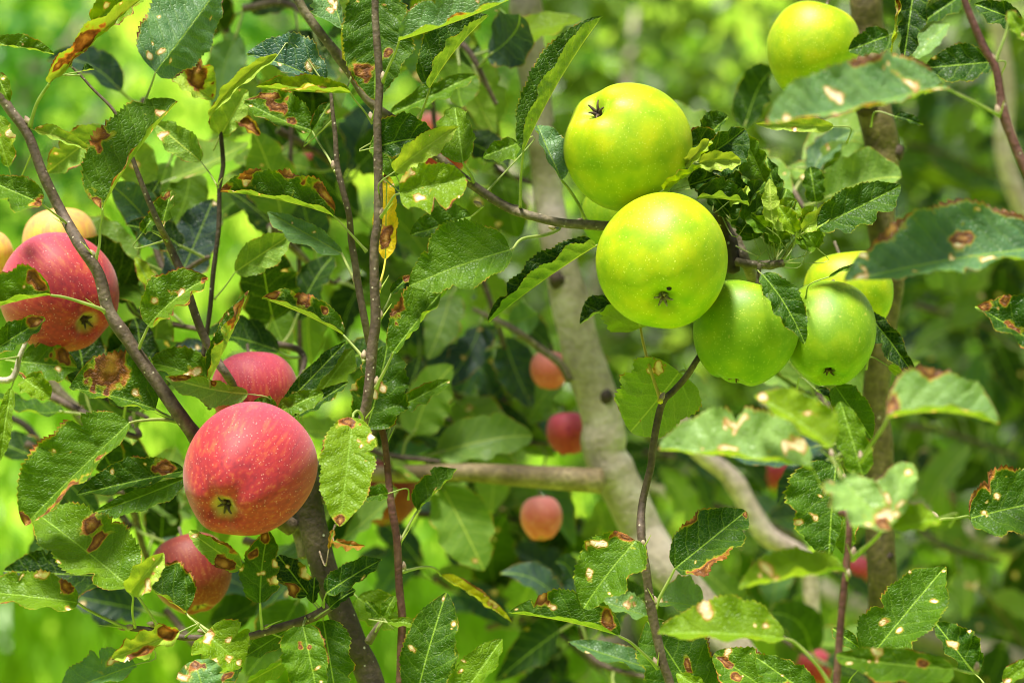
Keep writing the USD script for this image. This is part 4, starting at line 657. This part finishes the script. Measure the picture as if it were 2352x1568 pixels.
L('side_twig', '02', (1420, 1680), (1335, 1410), 150, 160, 20, 20, 1.4, tone=0.4, sp=3, bl=[(.9, 0, .2, .6)], eb=.1, res=.8, mat='sky_sheen_leaf')
L('side_twig', '02', (1640, 1420), (1420, 1570), 90, 90, 20, 30, 1.49, tone=.3, sp=3, bl=[(.5, .4, .2, .4)], eb=.3)
# --- lower centre
L('side_twig', '12', (28, 1015), (85, 515), 135, 125, 12, 16, 1.435, tone=.33, sp=10, bl=[(.65, .5, .1, .3), (.9, .2, .1, .6)], eb=.14, pet=[(30, 1060), (35, 1130), (45, 1205)], pw=24, bend=30)
L('trunk_left', '12', (360, 960), (155, 690), 115, 100, 14, 20, 1.475, tone=.04, sp=4, bl=[(.3, .6, .2, .4)], eb=.1)
L('side_twig', '12', (390, 1015), (405, 835), 48, 45, 15, 30, 1.455, tone=.1, sp=0, eb=.02, pet=[(420, 1050), (440, 1080)])
L('side_twig', '12', (485, 950), (865, 722), 100, 70, 12, 25, 1.43, tone=.2, sp=2, eb=.03, bend=20, pet=[(470, 1000), (465, 1060)], pw=18)
L('side_twig', '12', (510, 1050), (685, 930), 85, 40, 12, 30, 1.435, tone=.12, sp=0, eb=.02, bend=20)
L('trunk_left', '12', (535, 590), (748, 625), 35, 55, 30, 40, 1.49, tone=1.95, sp=0, eb=.0, bend=-20, pet=[(525, 540), (545, 480)], wave=.6, pm='bud', label='dried brown curled leaf')
L('trunk_left', '12', (500, 640), (530, 510), 30, 25, 40, 40, 1.5, tone=1.9, sp=0, eb=0, pm='bud')
L('side_twig', '12', (325, 1175), (430, 1680), 130, 190, 16, 12, 1.425, tone=.4, sp=4, bl=[(.3, .1, .04, .15), (.28, -.25, .05, .1)], eb=.14, pet=[(330, 1150), (345, 1120)], pw=22)
L('side_twig', '12', (462, 1140), (560, 1720), 160, 110, 14, 20, 1.46, tone=.3, sp=3, eb=.1, pet=[(462, 1120), (470, 1085)], pw=20, wave=.5)
L('side_twig', '12', (220, 1200), (-80, 1390), 85, 75, 20, 20, 1.48, tone=.4, sp=0, eb=.08)
L('side_twig', '12', (210, 1410), (-60, 1560), 70, 60, 15, 50, 1.49, tone=.55, under=1, sp=0, eb=.04)
L('stub_twig', '12', (855, 1110), (755, 1000), 40, 35, 15, 30, 1.5, tone=.4, sp=0, eb=.05, res=.8)
L('stub_twig', '12', (880, 1105), (955, 968), 48, 42, 15, 20, 1.495, tone=.42, sp=0, eb=.05, res=.8)
L('stub_twig', '12', (905, 1150), (1210, 1185), 38, 40, 15, 30, 1.49, tone=.5, sp=1, eb=.05, bend=25)
L('thin_red', '12', (1090, 1720), (1310, 945), 165, 190, 10, 18, 1.46, bend=20, tone=.28, sp=6, eb=.06, pet=[(1060, 1800), (1020, 1850)])
L('thin_red', '12', (1230, 1640), (1330, 1200), 60, 110, 15, 20, 1.5, tone=.35, sp=1, eb=.05)
L('thin_red', '12', (1330, 1780), (1695, 1265), 130, 115, 15, 40, 1.43, tone=.5, sp=5, eb=.06)
L('trunk_left', '12', (905, 265), (715, 310), 45, 75, 15, 25, 1.49, tone=.35, sp=0, eb=.05, bend=-10)
L('thin_red', '12', (1112, 380), (1385, 95), 140, 115, 16, 100, 1.51, bend=-10, tone=.3, sp=4, eb=.1, pet=[(1080, 430), (1020, 540), (985, 620)], pw=22, curl=(10, -15))
L('thin_red', '12', (1275, 830), (1755, 1150), 75, 85, 25, 60, 1.58, tone=1.15, sp=4, eb=.35, bend=15, pet=[(1230, 780), (1150, 770), (1010, 800)], pw=22, label='yellowing narrow leaf with brown edge, blurred')
L('trunk_left', '12', (700, 980), (980, 1180), 130, 120, 20, 20, 1.56, tone=.5, sp=0, eb=.02)
# --- lower right
L('low_shoot', '22', (850, 590), (492, 1055), 180, 225, 20, 12, 1.43, bend=-25, tone=.4, sp=7, bl=[(.05, -.6, .1, .5)], eb=.06, pet=[(880, 600), (905, 640)], pw=18, wave=.4, curl=(20, 16), prof=(.75, .6))
L('low_shoot', '22', (1120, 780), (1610, 385), 200, 185, 14, 18, 1.455, bend=0, tone=.22, sp=3, bl=[(.28, -.85, .24, .35), (.45, .98, .2, .16), (.97, -.3, .06, .5)], eb=.06, pet=[(1090, 840), (1030, 950), (985, 1050)], pw=26)
L('low_shoot', '22', (740, 1245), (-25, 1085), 90, 220, 110, 24, 1.445, bend=-45, tone=.3, sp=3, bl=[(.72, -.85, .06, .4), (.14, -.55, .07, .5)], eb=.05, pet=[(820, 1290), (930, 1390), (1005, 1465)], pw=26, curl=(-8, 14))
L('low_shoot', '22', (935, 1110), (560, 985), 80, 110, 20, 15, 1.53, tone=.48, sp=4, eb=.06, res=.8, up=45, mat='sky_sheen_leaf')
L('low_shoot', '22', (1320, 1060), (985, 1010), 90, 160, 20, 15, 1.52, tone=.5, sp=3, eb=.12, res=.8, bend=-30, up=45, mat='sky_sheen_leaf')
L('low_shoot', '22', (1010, 1490), (385, 1285), 100, 90, 20, 20, 1.56, tone=0.35, sp=2, eb=.06, res=.8, up=45, mat='sky_sheen_leaf')
L('red_low', '22', (1870, 1260), (1000, 1230), 140, 215, 30, 18, 1.29, bend=-35, tone=0.6, sp=8, eb=.1, res=.8, pet=[(1950, 1290), (2080, 1420), (2180, 1560), (2230, 1650)], pd=1.3, pw=30, up=40, ss=1.4)
L('low_shoot', '22', (1340, 1760), (930, 1140), 240, 255, 10, 10, 1.48, tone=.3, sp=5, bl=[(.45, -.25, .13, .12)], eb=.08)
L('low_shoot', '22', (1790, 1640), (1390, 1360), 150, 180, 14, 14, 1.45, tone=.4, sp=6, bl=[(.8, .1, .16, .25), (.55, .3, .14, .2)], eb=.2)
L('low_shoot', '22', (1350, 1640), (1130, 1500), 60, 60, 20, 20, 1.44, tone=.6, sp=1, eb=.06)
L('red_low', '32', (525, 790), (-200, 920), 150, 185, 40, 20, 1.23, bend=-40, tone=0.7, sp=12, eb=.06, res=.7, pet=[(535, 800), (545, 860)], pd=1.3, up=44, ss=1.4)
L('red_low', '32', (500, 165), (850, 510), 130, 215, 20, 20, 1.21, tone=0.62, sp=9, bl=[(.9, -.2, .2, .7)], eb=.16, res=.7, pet=[(480, 100), (440, 20)], pd=1.26, pw=28, up=44, mat='sky_sheen_leaf', ss=1.5)
L('red_low', '32', (800, 470), (960, 50), 190, 115, 25, 25, 1.22, tone=0.6, sp=9, eb=.16, res=.7, bend=-30, pet=[(750, 560), (580, 715)], pd=1.3, pw=34, up=44, mat='sky_sheen_leaf', ss=1.5)
L('red_low', '32', (1160, 440), (850, 505), 90, 125, 20, 20, 1.24, tone=0.7, sp=2, eb=.1, res=.7, up=40)
L('red_low', '32', (470, 60), (420, 700), 90, 290, 20, 14, 1.40, bend=-15, tone=.3, sp=7, eb=.06, pet=[(520, 20), (540, 380)][:1], pd=1.33, ss=1.5)
L('red_low', '32', (560, 330), (520, 680), 90, 90, 15, 15, 1.42, tone=.5, sp=1, eb=.14)
L('red_low', '32', (680, 1420), (1222, 765), 215, 215, 14, 20, 1.42, bend=10, tone=.36, sp=9, eb=.06, wave=.3, prof=(.75, .62), ss=1.25)
L('red_low', '32', (1270, 1465), (470, 1370), 190, 110, 20, 25, 1.29, bend=40, tone=.42, sp=7, eb=.16, res=.8, bl=[(.25, -.3, .06, .3)], pet=[(1360, 1490), (1440, 1500)], pd=1.32, ss=1.4)
L('red_low', '32', (1420, 1500), (1150, 1150), 80, 160, 15, 15, 1.47, tone=.25, sp=3, eb=.1, wave=.8, pet=[(1480, 1560), (1560, 1680)], pd=1.45)
L('red_top', '32', (1390, 435), (2000, 300), 270, 205, 14, 14, 1.42, bend=15, tone=.28, sp=10, bl=[(.08, .95, .14, .3), (.3, .95, .12, .2)], eb=.22, pet=[(1370, 420), (1290, 435), (1210, 440), (1160, 455)], pd=1.4, pw=24, bow=.01, ss=1.2)
L('red_low', '32', (330, 1680), (-80, 1390), 140, 130, 15, 15, 1.42, tone=.35, sp=4, bl=[(.4, .2, .1, .3)], eb=.1)
L('red_low', '32', (640, 1330), (440, 1190), 60, 60, 20, 30, 1.46, tone=.3, sp=1, eb=.3)
L('red_top', '32', (1620, 1560), (1850, 1400), 70, 60, 20, 20, 1.38, tone=.5, sp=2, eb=.2)
L('red_low', '32', (690, 1700), (1160, 1520), 120, 90, 20, 20, 1.46, tone=.2, sp=2, eb=.06)

# ------------------------------------------------------------------ apples
def apple(label, px, py, rx, d, axis, mat, aspect=.95, cat='apple', group=None, sep='sepal', hole=None, res=1.0, seed=0, stem=True, cup=.27, lob=.032):
    """rx: apparent radius on the photo grid. axis: calyx direction as (right, up, towards the camera)."""
    c = P(px, py, d); R = rx * d * TX / 1176
    a = np.array(axis, float); a /= np.linalg.norm(a); view = (EYE - c) / np.linalg.norm(EYE - c)
    rr = np.cross([0, 0, 1.0], view); rr /= np.linalg.norm(rr); uu = np.cross(view, rr)
    zc = a[0] * rr + a[1] * uu + a[2] * view; zs = -zc                                   # zs: towards the stem
    xa = np.cross(zs, [.2, .3, .9]); xa /= np.linalg.norm(xa); ya = np.cross(zs, xa); F = np.stack([xa, ya, zs])
    n, mth = int(64 * res), int(96 * res)
    ph = np.linspace(0, np.pi, n)[:, None]; th = np.arange(mth)[None] * 2 * np.pi / mth
    calw = np.exp(-((np.pi - ph) / .75) ** 2)
    r = 1 - .34 * np.exp(-(ph / .30) ** 2) - cup * np.exp(-((np.pi - ph) / .27) ** 2) + .03 * np.exp(-((ph - .75) / .4) ** 2)
    r = r * (1 + lob * np.cos(5 * th + seed) * calw * np.sin(ph) * 2 + .02 * np.cos(2 * th + seed * 1.7) * np.sin(ph) + .014 * np.cos(3 * th + seed * 2.3) * np.sin(ph))
    x = r * np.sin(ph) * (1 + .085 * np.cos(ph)); pos = np.stack([x * np.cos(th), x * np.sin(th), r * np.cos(ph) * aspect + 0 * th], -1)
    pos += (.025 * (meshkit.noise(pos * 1.6 + seed * 3, seed) - .5))[..., None] * pos
    v = pos.reshape(-1, 3); i, j = np.meshgrid(np.arange(n - 1), np.arange(mth), indexing='ij')
    q = np.stack([i * mth + j, (i + 1) * mth + j, (i + 1) * mth + (j + 1) % mth, i * mth + (j + 1) % mth], -1).reshape(-1, 4)
    t = thing('apple', label, cat, c, group)
    W = lambda p: np.asarray(p) @ F * R
    part('skin', W(v), q, mat, t, rest=v * [1, 1, 1 / aspect])
    zb = -(1 - cup) * aspect
    for k in range(5):
        an = k * 1.2566 + seed; o = np.array([math.cos(an), math.sin(an), 0]); tt = np.linspace(0, 1, 7)[:, None]
        rng = np.random.default_rng(seed * 10 + k); out = .05 + .09 * rng.random() ** 2; ln_ = .17 + .12 * rng.random()
        pth = o * (.05 - .02 * np.sin(tt * 3.1) + out * tt ** 2.2) + np.array([0, 0, -1.0]) * (ln_ * (tt - .25 * tt ** 3 * out * 8) - .03) + np.array([0, 0, zb])
        vv, ff = tube(W(pth), R * np.linspace(.046, .012, 7), 6); part('sepal', vv, ff, sep, t)
    if stem:
        s = np.array([(0, 0, .60), (.01, .02, .85), (.05, .05, 1.1), (.11, .08, 1.3)]) * [1, 1, aspect]
        vv, ff = tube(spline(W(s), 10), R * np.linspace(.034, .042, 10), 7); part('stem', vv, ff, 'bark_olive', t)
    if hole:
        hd = np.array([hole[0], hole[1], math.sqrt(max(0, 1 - hole[0] ** 2 - hole[1] ** 2))]); hw = hd[0] * rr + hd[1] * uu + hd[2] * view
        hl = hw @ F.T / 1.0; k_ = np.argmin(np.linalg.norm(v / np.linalg.norm(v, axis=1, keepdims=True) - hl, axis=1)); s = trimesh.creation.icosphere(2, .04)
        part('worm_hole', W(s.vertices + v[k_] * .992), s.faces, 'hole', t)
    return t
GA, RA = 'green_apple_skin', 'red_apple_skin'
apple('large upper green apple showing its dried eye at the upper left', 1435, 331, 146, 1.475, (-.55, .62, .56), GA, .97, sep='sepal_dark', seed=1)
apple('frontmost green apple with a small black worm hole above its eye', 1522, 606, 154, 1.44, (.02, -.62, .78), GA, .97, hole=(.11, -.40), seed=2)
apple('flat topped green apple hanging below right of the worm holed one', 1712, 765, 122, 1.475, (-.22, -.95, .12), 'shaded_green_apple_skin', 1.02, seed=3)
apple('lowest right green apple with its dark eye facing down', 1904, 768, 106, 1.495, (.0, -.78, .60), 'shaded_green_apple_skin', 1.22, seed=4, sep='sepal_dark')
apple('pale green apple half hidden behind the spotted blurred leaf', 1950, 676, 101, 1.57, (.2, -.9, .2), GA, 1.0, seed=5)
apple('green apple at the top right beside the dark trunk', 1864, 116, 103, 1.60, (-.25, -.88, .3), GA, 1.1, seed=6)
apple('green apple mostly hidden behind the two front ones', 1412, 500, 78, 1.60, (0, -.9, .2), 'shaded_green_apple_skin', 1.0, seed=7)
apple('large red apple in front with its open eye facing the camera', 568, 1085, 148, 1.43, (-.36, -.52, .77), RA, 1.14, seed=8, sep='sepal_dark', lob=.04)
apple('red apple at the left edge behind the slanting shoot', 140, 676, 133, 1.545, (.45, -.52, .72), RA, 1.06, seed=9, sep='sepal_dark')
apple('pinkish yellow apple above the left red apple', 138, 560, 84, 1.64, (.1, -.9, .2), 'blush_apple_skin', 1.0, seed=10)
apple('red apple cut off by the left edge', -30, 590, 62, 1.62, (.1, -.9, .2), 'blush_apple_skin', 1.0, seed=11)
apple('pink red apple partly hidden behind the large red one', 585, 905, 98, 1.56, (.1, -.9, .3), RA, 1.0, seed=12)
apple('dark red apple hanging low under the large red one', 440, 1318, 92, 1.60, (.2, -.9, .3), 'shaded_red_apple_skin', 1.02, seed=13)
apple('blurred dark red apple under the horizontal limb', 885, 1130, 82, 1.9, (.1, -.9, .2), 'shaded_red_apple_skin', .95, seed=15)
BG = 'blurred apples in the background'
for (lab, x, y, r, d, mt, asp) in (
        ('blurred pink apple left of the pale trunk, upper one', 1262, 850, 46, 1.86, 'pink_apple_skin', 1.02), ('blurred red apple touching the pale trunk', 1304, 995, 49, 1.86, RA, 1.08),
        ('blurred pink apple below the horizontal limb', 1243, 1190, 48, 1.85, 'pink_apple_skin', 1.1), ('blurred red apple behind the olive branch', 1010, 355, 62, 1.75, RA, .85),
        ('small blurred pink apple near the top middle leaves', 990, 290, 32, 2.2, 'pink_apple_skin', 1.0), ('blurred orange red apple behind the upper left leaves', 712, 368, 30, 2.2, 'shaded_red_apple_skin', 1.0),
        ('blurred red apple behind the pale limb at right', 1785, 1090, 36, 2.3, RA, 1.0), ('blurred red apple beside the dark trunk low at right', 1968, 1310, 34, 2.2, RA, 1.1),
        ('blurred pink apple at the bottom right', 1870, 1535, 42, 2.0, RA, 1.1), ('blurred dark red apple in the dark right gap', 2160, 1150, 28, 2.9, 'shaded_red_apple_skin', 1.0),
        ):
    apple(lab, x, y, r, d, (random.uniform(-.3, .3), -.85, random.uniform(0, .5)), mt, asp, res=.6, seed=int(x) % 50, group=BG)

# ------------------------------------------------------------------ blurred leafy twigs behind
def filler(label, x0, y0, x1, y1, d, n, tone=(.2, .6), size=1.0, dd=.1, spread=70, seed=0, sp=2, eb=.08):
    rng = np.random.default_rng(seed + 900)
    a, b = P(x0, y0, d), P(x1, y1, d + dd * rng.uniform(-1, 1)); mid = (a + b) / 2 + rng.normal(size=3) * .02
    cur = spline([a, mid, b], 30); t = thing('apple_branch', label, 'branch', a, 'blurred leafy twigs further back')
    v, f = tube(cur, np.linspace(.0032, .0016, 30), 7); part('stem', v, f, 'bark_shoot', t, a)
    n = int(n * .8)
    for k in range(n):
        u = (k + rng.random()) / n; o = cur[int(u * 29)]
        dr = rng.normal(size=3) * [1, .55, 1] + np.array([0, -.15, .1]); dr /= np.linalg.norm(dr)
        Lh = (.046 + .028 * rng.random()) * size; B3 = o + dr * .02; T3 = B3 + dr * Lh; dr2 = rng.normal(size=3)
        C3 = (B3 + T3) / 2 + dr2 * .008 - np.array([0, 0, -.006])
        tn = rng.uniform(0, 1) ** 1.6 * tone[1] * .95; w = Lh * rng.uniform(.24, .31)  # lowered leaf tones stand in for shade in the gaps
        tl = (dr @ RGT) * rng.uniform(25, 78); al = -tl + rng.uniform(-15, 30); ar = tl + rng.uniform(-15, 30)
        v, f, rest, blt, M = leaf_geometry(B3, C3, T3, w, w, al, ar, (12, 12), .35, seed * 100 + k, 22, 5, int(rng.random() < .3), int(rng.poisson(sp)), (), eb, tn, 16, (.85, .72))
        lp = part('leaf', v, f, 'sky_sheen_leaf' if rng.random() < .3 else 'leaf', t, a, rest=rest, blight=blt)
        vv, ff = tube(spline([o, (o + B3) / 2 + rng.normal(size=3) * .002, B3 + (C3 - B3) * .15], 6), .0011, 5); part('petiole', vv, ff, 'petiole', lp, a)
FILL = [
    ('blurred twig behind the pale spotted leaf at top left', 520, 40, 640, 330, 1.85, 12, (.3, .7)),
    ('blurred twig with broad leaves at the top between left leaf and olive branch', 560, 20, 760, 110, 1.8, 9, (.35, .7)),
    ('blurred leafy twig right of the tall shoot near the top', 900, 60, 1000, 300, 1.8, 12, (.3, .75)),
    ('blurred leafy twig under the top middle leaf', 1000, 120, 1140, 240, 1.75, 9, (.4, .75)),
    ('blurred twig behind the two reddish shoots', 640, 300, 800, 480, 1.75, 12, (.3, .75)),
    ('blurred twig left of the yellow leaf', 620, 520, 780, 640, 1.7, 11, (.3, .65)),
    ('blurred twig right of the yellow leaf', 890, 480, 980, 700, 1.9, 11, (.25, .6)),
    ('blurred leafy twig right of the burnt middle leaf', 1030, 640, 1160, 800, 1.85, 13, (.3, .65)),
    ('blurred leafy twig above the horizontal limb', 930, 820, 1190, 900, 1.9, 14, (.2, .55)),
    ('blurred leafy twig just above the limb beside the pale trunk', 1030, 960, 1260, 1020, 1.95, 13, (.15, .5)),
    ('dark leafy twig left of the limb behind the middle shoot', 880, 950, 1010, 1060, 1.8, 9, (.1, .4)),
    ('blurred leafy twig below the horizontal limb', 960, 1180, 1180, 1250, 2.0, 14, (.1, .5)),
    ('blurred dark leafy twig below the limb near the trunk', 1150, 1240, 1400, 1330, 2.1, 14, (.05, .4)),
    ('blurred leafy twig in the lower middle', 1000, 1330, 1200, 1430, 1.95, 13, (.15, .55)),
    ('blurred leafy twig along the bottom middle edge', 1120, 1440, 1380, 1540, 2.05, 14, (.2, .65)),
    ('blurred twig behind the lower shoot with the two green leaves', 1330, 1380, 1500, 1560, 1.8, 10, (.15, .5)),
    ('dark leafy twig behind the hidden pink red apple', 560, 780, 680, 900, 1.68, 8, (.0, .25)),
    ('leafy twig under the left red apple', 150, 860, 340, 960, 1.7, 10, (.05, .35)),
    ('leafy twig behind the dark red low apple', 300, 1150, 420, 1300, 1.75, 9, (.1, .4)),
    ('leafy twig under the large red apple', 560, 1240, 700, 1330, 1.72, 8, (.2, .6)),
    ('leafy twig behind the curled leaves of the green cluster', 1600, 330, 1850, 480, 1.75, 11, (.15, .5)),
    ('leafy twig left of the pale trunk by the upper big leaf', 1130, 330, 1220, 420, 1.85, 8, (.35, .7)),
    ('leafy twig right of the pale trunk under the green apples', 1420, 900, 1620, 960, 2.1, 12, (.15, .5)),
    ('leafy twig behind the lower right shoot', 1480, 1040, 1720, 1150, 2.2, 14, (.15, .5)),
    ('leafy twig behind the blurred pale leaves at lower right', 1640, 1160, 1860, 1290, 2.1, 13, (.2, .6)),
    ('leafy twig right of the top dark trunk', 2030, 60, 2190, 140, 2.75, 12, (.15, .5)),
    ('leafy twig below the dark red corner twig', 2080, 330, 2330, 430, 2.9, 14, (.15, .5)),
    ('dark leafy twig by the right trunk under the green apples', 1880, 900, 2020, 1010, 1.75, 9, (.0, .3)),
    ('leafy twig in the right middle distance', 2100, 700, 2330, 800, 2.4, 15, (.2, .6)),
    ('dark leafy twig in the right gap below the spotted leaf', 2080, 980, 2340, 1050, 2.4, 15, (.05, .4)),
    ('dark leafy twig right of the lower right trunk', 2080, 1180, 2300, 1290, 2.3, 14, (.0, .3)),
    ('bright leafy twig at the lower right edge', 2200, 1360, 2352, 1480, 2.3, 12, (.5, .9)),
    ('leafy twig behind the trunk at bottom right', 1700, 1400, 1900, 1530, 2.0, 11, (.15, .5)),
    ('leafy twig under the burnt folded leaf at upper left', 330, 230, 470, 330, 1.75, 6, (.4, .8)),
    ('leafy twig between the thin twig and the blackish twig', 330, 430, 480, 590, 1.68, 7, (.3, .7)),
    ('leafy twig in the left middle gap right of the slanting shoot', 300, 600, 470, 760, 1.66, 7, (.3, .7)),
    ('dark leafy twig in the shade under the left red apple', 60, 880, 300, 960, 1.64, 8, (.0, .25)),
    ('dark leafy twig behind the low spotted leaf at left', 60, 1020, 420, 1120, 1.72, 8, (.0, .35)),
    ('leafy twig over the grass left of the dark limb', 380, 1400, 620, 1500, 1.8, 9, (.3, .7)),
]
for k, a in enumerate(FILL): filler(*a, seed=k + 1)
